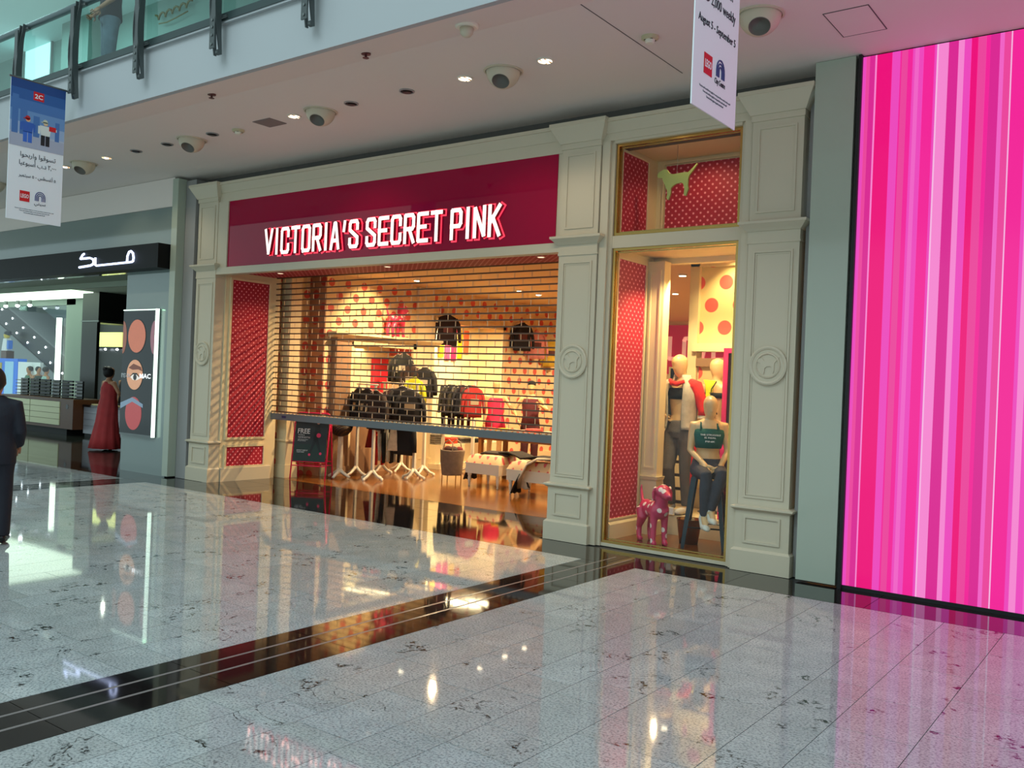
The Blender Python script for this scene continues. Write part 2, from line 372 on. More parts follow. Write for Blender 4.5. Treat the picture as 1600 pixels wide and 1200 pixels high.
# dog outline (used for the medallions and the hanging cut-out), centred, in pixels-like units
DOG=[(-172,68),(-160,90),(-130,106),(-104,114),(-84,106),(-60,74),(-30,66),(40,70),(88,72),(98,66),(130,92),(160,120),(172,132),(176,124),(150,88),(112,44),(104,20),(102,-40),(108,-60),(92,-112),(84,-118),(70,-108),(74,-60),(62,-20),(44,-8),(0,-14),(-26,-26),(-44,-44),(-46,-90),(-60,-132),(-68,-136),(-82,-118),(-74,-90),(-78,-60),(-100,-12),(-118,26),(-124,44),(-140,46),(-160,50)]
pilaster(-12.39,-11.86,'cream panelled pilaster at the left end of the shopfront, beside the cosmetics shop')
pilaster(-5.60,-5.07,'cream panelled pilaster between the shuttered entrance and the display window')
pilaster(-3.41,-2.87,'cream panelled pilaster between the display window and the pink striped wall')
# entablature over sign and window, header, transom, casings
mb=MB()
for xa,xb in ((-11.88,-5.58),(-5.09,-3.39)):
    mb.box(xa,xb,8.30,8.50,4.28 if xa<-9 else 4.34,4.42); mb.frus((xa,xb,8.29,8.5,4.42),(xa,xb,8.22,8.5,4.52)); mb.box(xa,xb,8.20,8.5,4.52,4.56)
struct('trim_2',mb,CREAM)
struct('trim_3',MB().box(-11.88,-5.58,8.27,8.40,3.175,3.28).box(-11.88,-11.64,8.28,8.5,3.28,4.28).box(-5.67,-5.58,8.31,8.5,3.28,4.28),CREAM)
mb=MB()
mb.box(-5.08,-4.985,8.29,8.5,0,4.34).box(-4.985,-4.945,8.33,8.5,0,4.34).box(-3.515,-3.475,8.33,8.5,0,4.34).box(-3.475,-3.40,8.29,8.5,0,4.34)
mb.box(-4.945,-3.515,8.335,8.5,3.19,3.32).box(-4.945,-3.515,8.312,8.5,4.31,4.34).box(-4.945,-3.515,8.35,8.5,0,.035)
struct('trim_4',mb,CREAM)
struct('trim_5',MB().box(-12.685,-12.42,8.24,8.45,0,4.68).box(-2.86,-2.77,8.34,8.5,0,4.6),GREYW)
# glass-clad strips
gp=MB().box(-12.84,-12.69,8.10,8.24,0.02,4.70).build('glass_strip_cladding',BACKGL); tag(gp,'narrow grey-green glass-clad strip beside the cosmetics shop wall','glass panel')
gp=MB().box(-2.77,-2.415,8.17,8.28,0.02,4.735).build('glass_strip_cladding',BACKGL); tag(gp,'tall grey-green back-painted glass panel left of the pink striped wall','glass panel')
# ---------------------------------------------------------------- sign board and lettering
sg=thing('shop_sign','magenta glass sign board with lit white block lettering over the entrance','sign',(-8.645,8.30,3.28))
MB().box(-2.995,2.985,.0,.05,.0,1.0).build('sign_panel',SIGNP,sg)
STROK={'V':[[(0,1),(.5,.0),(1,1)]],'I':[[(.5,0),(.5,1)]],'C':[[(1,.70),(1,.9),(.88,1),(.12,1),(0,.9),(0,.1),(.12,0),(.88,0),(1,.1),(1,.30)]],
'T':[[(0,1),(1,1)],[(.5,1),(.5,0)]],'O':[[(.12,0),(0,.1),(0,.9),(.12,1),(.88,1),(1,.9),(1,.1),(.88,0),(.12,0)]],
'R':[[(0,0),(0,1),(.85,1),(1,.9),(1,.58),(.85,.48),(0,.48)],[(.5,.48),(1,0)]],'A':[[(0,0),(.42,1),(.58,1),(1,0)],[(.2,.30),(.8,.30)]],
'S':[[(1,.72),(1,.9),(.88,1),(.12,1),(0,.9),(0,.66),(1,.36),(1,.1),(.88,0),(.12,0),(0,.1),(0,.28)]],
'E':[[(1,1),(0,1),(0,0),(1,0)],[(0,.52),(.8,.52)]],'P':[[(0,0),(0,1),(.85,1),(1,.9),(1,.52),(.85,.42),(0,.42)]],
'N':[[(0,0),(0,1),(1,0),(1,1)]],'K':[[(0,0),(0,1)],[(1,1),(.08,.45)],[(.3,.62),(1,0)]],"'":[[(.6,1),(.35,.68)]],'L':[[(0,1),(0,0),(1,0)]],'G':[[(1,.72),(1,.9),(.88,1),(.12,1),(0,.9),(0,.1),(.12,0),(.88,0),(1,.1),(1,.46),(.55,.46)]]}
def strokes(mb,ch,x,z,w,h,th,y0,y1,grow=0):
    hw=th/2+grow; iw=w-th; ih=h-th
    for pl in STROK[ch]:
        pts=[Vector((x+th/2+p[0]*iw,z+th/2+p[1]*ih)) for p in pl]
        for i in range(len(pts)-1):
            a,b=pts[i],pts[i+1]; d=(b-a).normalized(); nn=Vector((-d.y,d.x))*hw
            a2=a-d*(hw if i==0 else hw*.42); b2=b+d*(hw if i==len(pts)-2 else hw*.42)
            mb.prism([tuple(a2-nn),tuple(b2-nn),tuple(b2+nn),tuple(a2+nn)],y0,y1)
LITW=mat('lit_white_face',(255,226,220),.4,emit=1.08); HALO=mat('halo_pink_glow',(255,60,84),.4,emit=1.3); SIDE=mat('letter_return',(120,22,40),.4)
def word(s,x0,x1,z0,h):
    ws=[.55 if c in "I'" else 1 for c in s]; gap=.16; tot=sum(ws)+gap*(len(s)-1); u=(x1-x0)/tot; x=x0
    for c,wd in zip(s,ws):
        w=wd*u; th=.052 if c!="'" else .05
        if c=="I": w=th; 
        mb=MB(); xo=x+(wd*u-w)/2; strokes(mb,c,xo,z0,w,h,th,-.055,-.0)
        o=mb.build('letter',[LITW,SIDE],sg)
        for p in o.data.polygons: p.material_index=0 if abs(p.normal.y)>.9 and p.center.y<-.04 else 1
        mb=MB(); strokes(mb,c,xo,z0,w,h,th,-.006,-.001,.017); mb.build('halo',HALO,o)
        x+=wd*u+gap*u
word("VICTORIA'S",-2.06,-.11,.12,.385); word('SECRET',.02,1.35,.12,.385); word('PINK',1.475,2.25,.12,.385)
# ---------------------------------------------------------------- entrance recess
rw=MB().box(-11.96,-11.86,8.45,9.50,0,3.36)
struct('wall_recess',rw,STCREAM)
def side_panel(name,x,y0,y1,z0,z1,m,label,cat,w=.035):
    t=thing(name,label,cat,(x,(y0+y1)/2,z0)); L=(y1-y0)/2; H=z1-z0
    p=MB().box(0,.012,-L,L,0,H).build('fabric',m,t)
    MB().box(0,.028,-L-w,-L,-w,H+w).box(0,.028,L,L+w,-w,H+w).box(0,.028,-L,L,H,H+w).box(0,.028,-L,L,-w,0).build('panel_frame',STCREAM,t)
    return t
side_panel('upholstered_wallboard',-11.86,8.56,9.26,.68,3.13,DOTF,'tall crimson fabric wall panel with small pink dots, left of the roller shutter','wall panel')
side_panel('upholstered_wallboard',-11.86,8.56,9.26,.235,.53,DOTF,'low crimson dotted panel under the tall one beside the shutter','wall panel')
struct('baseboard_left',MB().box(-11.86,-11.825,8.46,9.40,0,.20).frus((-11.86,-11.825,8.46,9.40,.20),(-11.86,-11.85,8.46,9.40,.215)),CREAM)
struct('ceiling_entrance',MB().box(-11.87,-5.55,8.402,9.36,3.25,3.36),DOTS)
struct('wall_recess_right',MB().box(-5.66,-5.56,8.45,9.6,0,3.4),STCREAM)
struct('trim_6',MB().box(-11.855,-5.67,9.362,9.498,3.27,3.45),STCREAM)
for i,x in enumerate((-11.2,-8.9,-6.3)):
    t=thing('downlight',['small recessed downlight in the entrance soffit above the dotted panel','small recessed downlight in the middle of the entrance soffit','small recessed downlight in the entrance soffit near the middle pilaster'][i],'light',(x,8.95,3.25),0,'downlights of the entrance soffit')
    MB().lathe([(.055,-.004),(.055,.0),(.04,.0)],16).build('trim_ring',WHITE,t); MB().lathe([(.04,-.006),(.04,-.002)],16).build('bulb',mat('weak_glow',(255,225,190),emit=1.2),t)
# roller shutter
sh=thing('roller_shutter','half-lowered grey roller grille across the shop entrance','shutter',(-8.8,9.42,.96))
SHM=mat('shutter_rod',(98,76,62),.4,.6); SHB=mat('shutter_bar',(112,118,122),.5,.2); LNK=mat('shutter_link',(222,196,160),.35,.3)
x0,x1=-3.10,3.16
zz=.13; row=0; links=MB()
while zz<2.33:
    MB().box(x0,x1,-.011,.011,zz-.0095,zz+.0095).build('rod',SHM,sh)
    if zz<2.25:
        xx=x0+.1+(.14 if row%2 else 0)
        while xx<x1: links.box(xx-.004,xx+.004,-.004,.004,zz+.0105,zz+.0795); xx+=.28
    zz+=.09; row+=1
lk=links.build('link',LNK,sh); lk['kind']='stuff'
bb=MB().box(x0-.04,x1+.04,-.03,.03,0,.10).build('bottom_bar',SHB,sh)
tm=MB()
xx=x0
while xx<x1: tm.box(xx,xx+.05,-.012,.012,.10,.115); xx+=.09
tm.build('bar_teeth',LNK,sh)['kind']='stuff'
MB().box(x0+.33,x0+.43,-.034,-.03,.035,.07).build('bar_sticker',mat('navy_print',(40,44,90)),sh)
MB().box(x0-.07,x0-.02,-.04,.04,-.96,2.35).build('guide_rail',mat('guide',(160,134,92),.5),sh)
MB().box(x1+.04,x1+.09,-.04,.04,-.96,2.35).build('guide_rail',MATS['guide'],sh)

t=thing('opposite_sign','white lettered sign on the upper storey across the hall, mirrored in the glass strip','sign',(-8.9,-11.98,9.9))
MB().box(-.3,3.4,-.0,.02,-.15,.95).build('backing',mat('sign_back_grey',(96,98,96),.6),t)
text('lettering','Vicen R',(3.1,.03,.1),(-1,0,0),(0,0,1),.58,mat('sign_white',(235,240,240),emit=1.6),t,ext=.01,width=2.9)
# ---------------------------------------------------------------- display window (lower bay and upper bay)
GY=8.375
def window_unit(name,z0,z1,label):
    t=thing(name,label,'window',(-4.23,GY,z0)); w=.71; h=z1-z0
    MB().ring(-w,w,0,h,-.02,.03,.028).build('brass_frame',BRASS,t)
    MB().ring(-w+.034,w-.034,.034,h-.034,.02,.03,.012).build('inner_bead',BRASS,t)
    MB().box(-w+.02,w-.02,.0,.008,.02,h-.02).build('pane',GLASS,t)
    return t
window_unit('display_window',.035,3.19,'tall brass-framed display window with mannequins behind its glass')
window_unit('transom_window',3.325,4.31,'upper brass-framed window holding the dog cut-out')
struct('floor_window',MB().box(-4.95,-3.47,8.40,9.35,.0,.05),mat('window_floor',(112,66,30),.15,noise_amt=.3,noise_scale=6))
struct('wall_bay_left',MB().box(-5.06,-4.945,8.45,9.55,0,4.4),STCREAM)
struct('wall_bay_right',MB().box(-3.47,-3.38,8.45,10.6,0,4.4),STCREAM)
struct('ceiling_bay',MB().box(-5.0,-3.4,8.42,9.55,3.20,3.31).box(-5.0,-3.4,8.42,9.5,4.33,4.40),STCREAM)
struct('wall_bay_back',MB().box(-5.0,-3.4,9.30,9.42,3.14,4.38),STCREAM)
side_panel('upholstered_wallboard',-4.945,8.47,9.09,.27,3.10,DOTF,'tall crimson dotted fabric panel on the left side of the display window','wall panel',.02)
side_panel('upholstered_wallboard',-4.945,8.47,9.05,3.36,4.26,DOTF,'crimson dotted fabric panel on the left side of the upper window','wall panel',.02)
t=thing('upholstered_wallboard','crimson dotted fabric panel at the back of the upper window','wall panel',(-4.20,9.30,3.34))
MB().box(-.62,.66,-.02,0,0,.92).build('fabric',DOTB,t); MB().ring(-.66,.70,-.02,.96,-.03,0,.02).build('panel_frame',STCREAM,t)
struct('baseboard_bay',MB().box(-4.945,-4.90,8.45,9.13,.05,.21).frus((-4.945,-4.90,8.45,9.13,.21),(-4.945,-4.93,8.45,9.13,.25)),STCREAM)
dg=MB().prism([(x*.00135,y*.00135) for x,y in DOG],-.012,.012).build('dog_cutout',mat('pale_green_gold',(176,186,110),.3,.3))
dg.location=(-4.42,8.75,3.93); tag(dg,'flat pale green dog cut-out with raised tail hanging in the upper window','decoration')
MB().tube([(0,0,.08),(0,0,.40)],.002,5).build('wire',STEEL,dg)
# pillar at the back left of the window
t=thing('window_pillar','cream panelled pillar at the back left of the display window','pillar',(-4.825,9.24,.05))
MB().box(-.11,.105,-.10,.05,0,3.1).ring(-.07,.07,.75,3.0,-.112,-.098,.018).build('shaft',STCREAM,t); MB().frus((-.11,.12,-.115,.05,.62),(-.11,.135,-.13,.05,.66)).build('pedestal_molding',STCREAM,t)
MB().box(-.11,.125,-.12,.05,.0,.16).build('base',STCREAM,t)
pl=tag(MB().box(-4.95,-3.48,9.36,10.15,.0,.27).build('plinth_platform',STCREAM),'low cream platform under the standing mannequins in the window','platform')
# polka dot wall unit behind the mannequins
t=thing('dotted_wall_unit','cream wall unit with large coral dots behind the window mannequins','wall unit',(-4.15,10.22,0))
MB().box(-.74,.72,0,.10,0,2.0).box(-.74,-.62,-.06,.10,0,3.35).box(-.74,.72,-.06,.1,3.22,3.42).build('carcass',STCREAM,t)
MB().box(-.62,.72,-.0,.06,2.28,3.22).build('upper_panel',dotmat('big_dots',(228,206,150),(226,88,80),'XZ',.36,.55,.088,off=(.32,.0),edge=.006),t)
MB().box(-.66,.72,-.12,.06,2.18,2.28).build('ledge',STCREAM,t)
MB().box(-.60,.72,-.02,.02,.5,2.0).build('lower_panel',dotmat('big_dots_low',(214,190,140),(222,86,78),'XZ',.5,.62,.088,off=(.27,-.1),edge=.006),t)
MB().box(-.62,.72,-.07,.03,2.0,2.1).build('valance',TAUPE,t)
# sequin frame
t=thing('sequin_frame','pink sequinned upright frame at the right edge of the display window','frame',(-4.03,9.50,.27))
SEQ=mat('sequin_pink',(236,50,130),.25,.5,bump=1,bump_scale=260)
mb=MB(); mb.ring(-.09,.2,0,1.92,-.02,.02,.055); mb.build('frame',SEQ,t); MB().box(-.04,.15,-.005,.005,.05,1.87).build('mirror',mat('dark_mirror',(70,30,26),.08,.7),t)
# drawer unit
t=thing('drawer_unit','cream drawer unit with brass pulls seen left of the window mannequins','cabinet',(-5.28,10.55,.0))
MB().box(-.28,.32,0,.45,0,1.32).build('carcass',mat('shadow_wood',(60,40,24),.5),t); MB().box(-.3,.34,-.02,.47,1.32,1.38).build('top',STCREAM,t)
for i in range(7):
    d=MB().box(-.26,.30,-.03 if i%2 else -.05,.0,.12+i*.17,.25+i*.17).build('drawer',STCREAM,t,bevel=.004)
    MB().ball((.0,-.055,.185+i*.17),.035,.018,.014,10,6).build('pull',BRASS,d,smooth=True)
t=thing('framed_poster','black framed poster behind the shoulder of the jacket mannequin','poster',(-5.22,10.75,1.38))
MB().ring(-.2,.2,0,.62,-.02,.02,.02).build('frame',STCREAM,t); MB().box(-.18,.18,-.005,.005,.02,.6).build('print',mat('poster_black',(30,22,24),.4),t)
text('lettering','NEW',(-.12,-.008,.50),(1,0,0),(0,0,1),.05,mat('pink_print',(236,70,130),.5),t)
# ---------------------------------------------------------------- pink striped light wall
pw=thing('striped_light_wall','huge backlit wall of vertical pink and magenta stripes','light wall',(-2.36,8.20,0))
PK=[mat('stripe_%d'%i,c,.12,emit=e,spec=.3) for i,(c,e) in enumerate([((246,8,126),.9),((252,36,158),.9),((246,76,196),.9),((255,140,216),.9),((226,40,152),.9),((244,72,162),.9),((250,104,206),.9),((255,190,236),.9)])]
for m in PK: m.node_tree.nodes['Principled BSDF'].inputs['Base Color'].default_value=(.02,.004,.012,1)
rnd=random.Random(5)
first=[(2,.03),(5,.03),(4,.05),(3,.012),(0,.13),(2,.06),(1,.012),(5,.05),(1,.035),(2,.02),(6,.035),(2,.04),(1,.08),(2,.02),(7,.012),(3,.07),(4,.09),(3,.04),(2,.06),(0,.05),(5,.06),(1,.03),(4,.07),(6,.03),(5,.05),(7,.010),(1,.1),(2,.03),(3,.05),(2,.05),(6,.03)]
x=0; xs=0; i=0; mb=[MB() for _ in PK]; z0,z1=.03,4.72
seq=list(first)
tot=sum(w for _,w in seq)
while tot<8.3:
    w=rnd.choice((.012,.02,.03,.04,.05,.06,.08,.1,.12)); c=rnd.choice((0,1,2,4,5,2,1,4,5,0,6,3 if w<.05 else 2)) if w>.015 else rnd.choice((3,7,6))
    if c!=seq[-1][0]: seq.append((c,w)); tot+=w
xb=0; base=MB(); base.box(0,8.3,.02,.08,0,4.735); base.build('light_box',mat('box_black',(20,8,14),.4),pw)
xt=0
for c,w in seq:
    # slightly skewed vertical bands: top edge positions drift against the bottom ones
    nb=xb+w*rnd.uniform(.98,1.02); ntp=xt+w*rnd.uniform(.85,1.15)
    xt2=ntp
    mb[c].add([(min(xb,8.3),0,z0),(min(nb,8.3),0,z0),(min(xt2,8.3),0,z1),(min(xt,8.3),0,z1),(min(xb,8.3),.02,z0),(min(nb,8.3),.02,z0),(min(xt2,8.3),.02,z1),(min(xt,8.3),.02,z1)],[(0,1,2,3),(7,6,5,4),(0,3,7,4),(1,5,6,2)])
    xb,xt=nb,xt2
    xt+= (xb-xt)*.25
for c,m in enumerate(mb):
    if m.v: m.build('stripe',PK[c],pw)
MB().box(-.03,-.0,-.04,.08,0,4.735).build('black_edge',BLACKM,pw)
MB().box(-.045,8.3,-.012,.02,0,.03).build('base_rail',BLACKM,pw)
# ---------------------------------------------------------------- ceiling fixtures
def fixture_down(x,y,on,label):
    t=thing('downlight',label,'light',(x,y,ZC),0,'downlights in the soffit row')
    r=.082
    MB().lathe([(r,0),(r,-.01),(r-.014,-.012),(r-.016,0)],24,cap=False).build('trim_ring',WHITE if on else GREYW,t)
    MB().lathe([(r-.014,-.002),(r-.025,-.001),(.02,-.0015)],20).build('reflector',mat('refl_on',(255,240,220),.3,emit=5) if on else mat('refl_off',(70,62,60),.25,.6),t)
    if on:
        [MB().box(a,a+.012,-.06,.06,-.012,-.003).build('baffle',mat('baffle',(150,120,90),.4),t) for a in (-.03,.018)]
        MB().ball((0,0,-.012),.03,.03,.012,12,6).build('bulb',HOT,t,smooth=True)
        lamp('SPOT',(x,y,ZC-.04),26,(1,.84,.62),.025,(x,y+1.6,1.5),95)
    else:
        MB().lathe([(.05,-.002),(.05,-.02),(.035,-.024)],16).build('lamp_head',mat('lamp_dark',(46,40,40),.35,.6),t)
row=[(-3.29,0,'unlit downlight partly hidden behind the right-hand hanging banner'),(-4.90,1,'lit downlight right of the large spherical ceiling fixture above the magenta sign'),(-5.88,1,'lit downlight just left of the spherical fixture above the magenta sign'),(-6.68,0,'unlit downlight above the magenta sign, third from the right spherical fixture'),(-7.53,0,'unlit dark downlight just right of the middle spherical fixture'),(-8.50,1,'lit downlight just left of the middle spherical ceiling fixture'),(-10.10,0,'unlit downlight right of the pinkish spherical fixture'),(-11.12,0,'unlit ribbed downlight left of the pinkish spherical fixture'),(-12.66,1,'lit twin-lamp downlight between the banner and the grey disc'),(-13.85,1,'lit twin-lamp downlight closest to the blue banner'),(-11.88,0,'flat grey disc downlight between two twin-lamp lights')]
for x,o,l in row: fixture_down(x,6.90,o,l)
def eyeball(x,y,label):
    t=thing('eyeball_spotlight',label,'light',(x,y,ZC),0,'large spherical spotlights')
    MB().lathe([(.195,0),(.195,-.010),(.178,-.014),(.174,0)],32,cap=False).build('trim_ring',CREAM,t,smooth=False)
    M=Matrix.Translation((0,0,-.005))@Vector((.2,-.5,-.84)).to_track_quat('Z','Y').to_matrix().to_4x4()
    MB().lathe([(.168*math.sin(R(a)),.168*math.cos(R(a))) for a in range(31,160,8)],32,cap=False).build('sphere',CREAM,t,M=M,smooth=True)
    MB().lathe([(.087,.144),(.084,.148),(.080,.144),(.072,.10),(.0001,.085)],28,cap=False).build('aperture',mat('aperture',(112,106,98),.5),t,M=M,smooth=True)
for x,l in ((-2.82,'large spherical ceiling spotlight right of the right-hand banner'),(-5.42,'large spherical ceiling spotlight above the magenta sign'),(-8.07,'middle large spherical ceiling spotlight above the left end of the sign'),(-10.60,'large spherical ceiling spotlight tinted pink at its right side'),(-13.36,'large spherical ceiling spotlight near the lit twin lamps by the blue banner'),(-16.3,'large spherical ceiling spotlight cut by the left edge behind the blue banner')):
    eyeball(x,6.93,l)
for x,y,l in ((-3.79,6.89,'round cream smoke detector between the sign and the right-hand banner'),(-9.63,6.95,'round cream smoke detector left of the grey ceiling speaker square')):
    t=thing('smoke_detector',l,'smoke detector',(x,y,ZC),0,'smoke detectors on the soffit')
    MB().lathe([(.075,0),(.075,-.02),(.06,-.03)],22).build('base',mat('detector',(196,186,150),.5),t); MB().lathe([(.045,-.03),(.042,-.05),(.03,-.06)],18).build('sensor',WHITE,t); MB().ring(-.04,.04,-.04,.04,0,.002,.006).build('mark',BLACKM,t,M=Matrix.Translation((0,0,-.0325))@Matrix.Rotation(R(90),4,'X'))
for x,l in ((-6.20,'small sprinkler head on the soffit edge above the sign'),(-8.59,'small sprinkler head on the soffit edge right of the blue banner'),(-12.6,'small sprinkler head on the soffit edge left of the blue banner')):
    t=thing('sprinkler',l,'sprinkler',(x,5.84,4.722),0,'sprinklers'); k=mat('sprinkler_red',(90,44,44),.4,.3)
    MB().lathe([(.045,0),(.045,-.012),(.03,-.014)],16).build('rosette',k,t); MB().lathe([(.01,-.012),(.012,-.04),(.03,-.043),(.03,-.047)],12).build('nozzle',k,t)
t=thing('dome_camera','cream dome camera on the soffit edge above the sign','camera',(-4.946,5.80,4.716)); MB().lathe([(.10,0),(.10,-.02),(.085,-.03)],24).build('base',WHITE,t); MB().lathe([(.06,-.03),(.055,-.075),(.035,-.10),(.01,-.11)],20).build('dome',CREAM,t,smooth=True)
t=thing('speaker_grille','square grey ceiling grille beside the middle spotlight','grille',(-8.99,6.93,ZC)); MB().box(-.16,.16,-.13,.13,-.008,0).build('plate',mat('grille',(130,116,112),.7),t)
t=thing('access_hatch','square flush access hatch outlined in the ceiling near the pink wall','hatch',(-2.22,7.45,ZC)); MB().box(-.17,.17,-.27,.27,-.003,0).build('panel',CEIL,t); MB().ring(-.178,.178,-.278,.278,-.004,.004,.008).build('joint',mat('joint_dark',(90,84,82),.8),t,M=Matrix.Rotation(R(90),4,'X'))
tag(MB().box(-3.955,-3.945,6.02,7.85,4.7485,4.7515).build('expansion_joint',mat('joint_dark',(90,84,82),.8)),'thin expansion joint line across the soffit left of the smoke detector','joint')
# ---------------------------------------------------------------- balcony balustrade
bl=thing('balustrade','glass balcony balustrade with curved grey steel posts on the upper floor','balustrade',(-12,5.40,5.2))
MB().box(-14,17.9,-.01,.02,.0,.075).build('bottom_rail',mat('rail_dark',(58,72,72),.4,.5),bl)
MB().tube([(-14,.02,.80),(17.9,.02,.80)],.042,14).build('handrail',mat('rail_top',(90,104,106),.4,.7),bl,smooth=True)
px=[-2.83,-1.43,0,1.40,2.79,4.18,5.56,6.95,8.34,9.72,11.1,12.5,13.9]
px=[-4.2]+px
for a,b in zip(px[:-1],px[1:]): MB().box(a+.012,b-.012,0,.012,.06,.74).build('glass_panel',TEALG,bl)
def post(X):
    zs=[i/12 for i in range(13)]
    pr=[]
    for s in zs: z=-.345+s*1.16; pr.append((-.05-.07*math.sin(PI*min(1,s*1.05)),z))
    inner=[(-.02-.025*math.sin(PI*s) if s<.9 else -.02,-.345+s*1.16) for s in zs]
    poly=pr+inner[::-1]
    p=MB(); Mx=Matrix.Rotation(R(90),4,'Z')
    for dx in (-.05,.038):
        p.prism([(y,z) for y,z in poly],-dx-.012,-dx,M=Matrix(((0,1,0,0),(1,0,0,0),(0,0,1,0),(0,0,0,1))))
    p.v=[(-v[0]+X if False else v[0]+X,v[1],v[2]) for v in p.v]
    o=p.build('post',DKSTEEL,bl)
    MB().box(X-.04,X+.04,-.11,-.095,-.30,.72).build('web_plate',DKSTEEL,o)
    w=MB()
    for z in (-.26,-.17,-.09,-.02): w.lathe([(.014,-.118),(.014,-.108)],10,(X,0,z),'Y')
    w.build('bolt',STEEL,o)
    MB().tube([(X-.11,-.02,.03),(X+.11,-.02,.03)],.014,8).build('glass_clamp',STEEL,o)
    MB().tube([(X-.12,-.01,.76),(X+.12,-.01,.76)],.02,8).build('rail_clamp',STEEL,o)
    MB().lathe([(.028,.03),(.028,.065)],12,(X,-.06,-.335),'X').build('pivot_boss',DKSTEEL,o)
for X in (-1.43,0,1.40,2.79,4.18,5.56): post(X+.0)
# upper floor background
lamp('AREA',(-17,6.8,8.2),165,(.55,.95,.95),4,(-17,6.8,0),sy=2,name='upper_fill_light')  # added fill lamp brightening the upper floor, no fixture modelled
struct('wall_upper',MB().box(-26,6,9.0,9.2,5.2,9.3),mat('upper_wall',(150,168,160),.6))
struct('column_upper',MB().box(-17.6,-16.6,8.6,9.0,5.2,9.3),mat('upper_column',(140,156,148),.6))
t=thing('lit_shopfront','bright lit shop opening on the upper floor behind the balustrade','shop window',(-19.3,8.98,6.8))
MB().box(-.55,.55,-.02,.0,0,1.55).build('light_panel',mat('cool_light_wall',(196,250,250),emit=1.25),t); MB().ring(-.6,.6,-.05,1.6,-.04,0,.05).build('frame',GREYW,t)
t=thing('upper_sign','blurred golden script sign on the upper floor behind the glass','sign',(-14.35,8.95,7.9),0,None,.6)
MB().box(-1.3,1.3,-.03,0,-.75,-.68).build('ledge',mat('ledge_pale',(190,220,214),.5),t)
pts=[(-.9+.05*k+.06*math.sin(k*.9),-.06,.09*math.cos(k*.9)+.08+.002*k) for k in range(37)]
MB().tube(pts,.03,8).tube([(-.7,-.06,-.12),(-.3,-.06,-.16),(.2,-.06,-.12),(.75,-.06,-.06)],.02,8).build('script',mat('golden_script',(132,110,60),.5),t,smooth=True)
# ---------------------------------------------------------------- hanging banners (face +X)
MAPB={'\u0627':(0xFE8D,0xFE8E,None,None),'\u0623':(0xFE83,0xFE84,None,None),'\u0628':(0xFE8F,0xFE90,0xFE91,0xFE92),'\u062a':(0xFE95,0xFE96,0xFE97,0xFE98),'\u062d':(0xFEA1,0xFEA2,0xFEA3,0xFEA4),'\u062f':(0xFEA9,0xFEAA,None,None),'\u0631':(0xFEAD,0xFEAE,None,None),'\u0633':(0xFEB1,0xFEB2,0xFEB3,0xFEB4),'\u0637':(0xFEC1,0xFEC2,0xFEC3,0xFEC4),'\u0639':(0xFEC9,0xFECA,0xFECB,0xFECC),'\u063a':(0xFECD,0xFECE,0xFECF,0xFED0),'\u0642':(0xFED5,0xFED6,0xFED7,0xFED8),'\u0645':(0xFEE1,0xFEE2,0xFEE3,0xFEE4),'\u0648':(0xFEED,0xFEEE,None,None),'\u064a':(0xFEF1,0xFEF2,0xFEF3,0xFEF4),'\u0643':(0xFED9,0xFEDA,0xFEDB,0xFEDC),'\u0641':(0xFED1,0xFED2,0xFED3,0xFED4)}
def arab(s):
    out=[]; 
    for i,ch in enumerate(s):
        if ch not in MAPB: out.append(ch); continue
        f=MAPB[ch]; pv=s[i-1] if i else ''; nx=s[i+1] if i+1<len(s) else ''
        pj=pv in MAPB and MAPB[pv][2] is not None; nj=nx in MAPB and f[2] is not None
        out.append(chr(f[3] if pj and nj else f[1] if pj else f[2] if nj else f[0]))
    return ''.join(out[::-1])
INK=mat('ink_grey',(40,44,54),.6); REDP=mat('red_print',(206,20,28),.5); NAVY=mat('navy_logo',(58,62,120),.6)
BLUES=[mat('sky_print_%d'%i,c,.6) for i,c in enumerate([(30,66,128),(44,88,152),(70,112,172),(104,142,190),(150,172,204),(176,184,200)])]
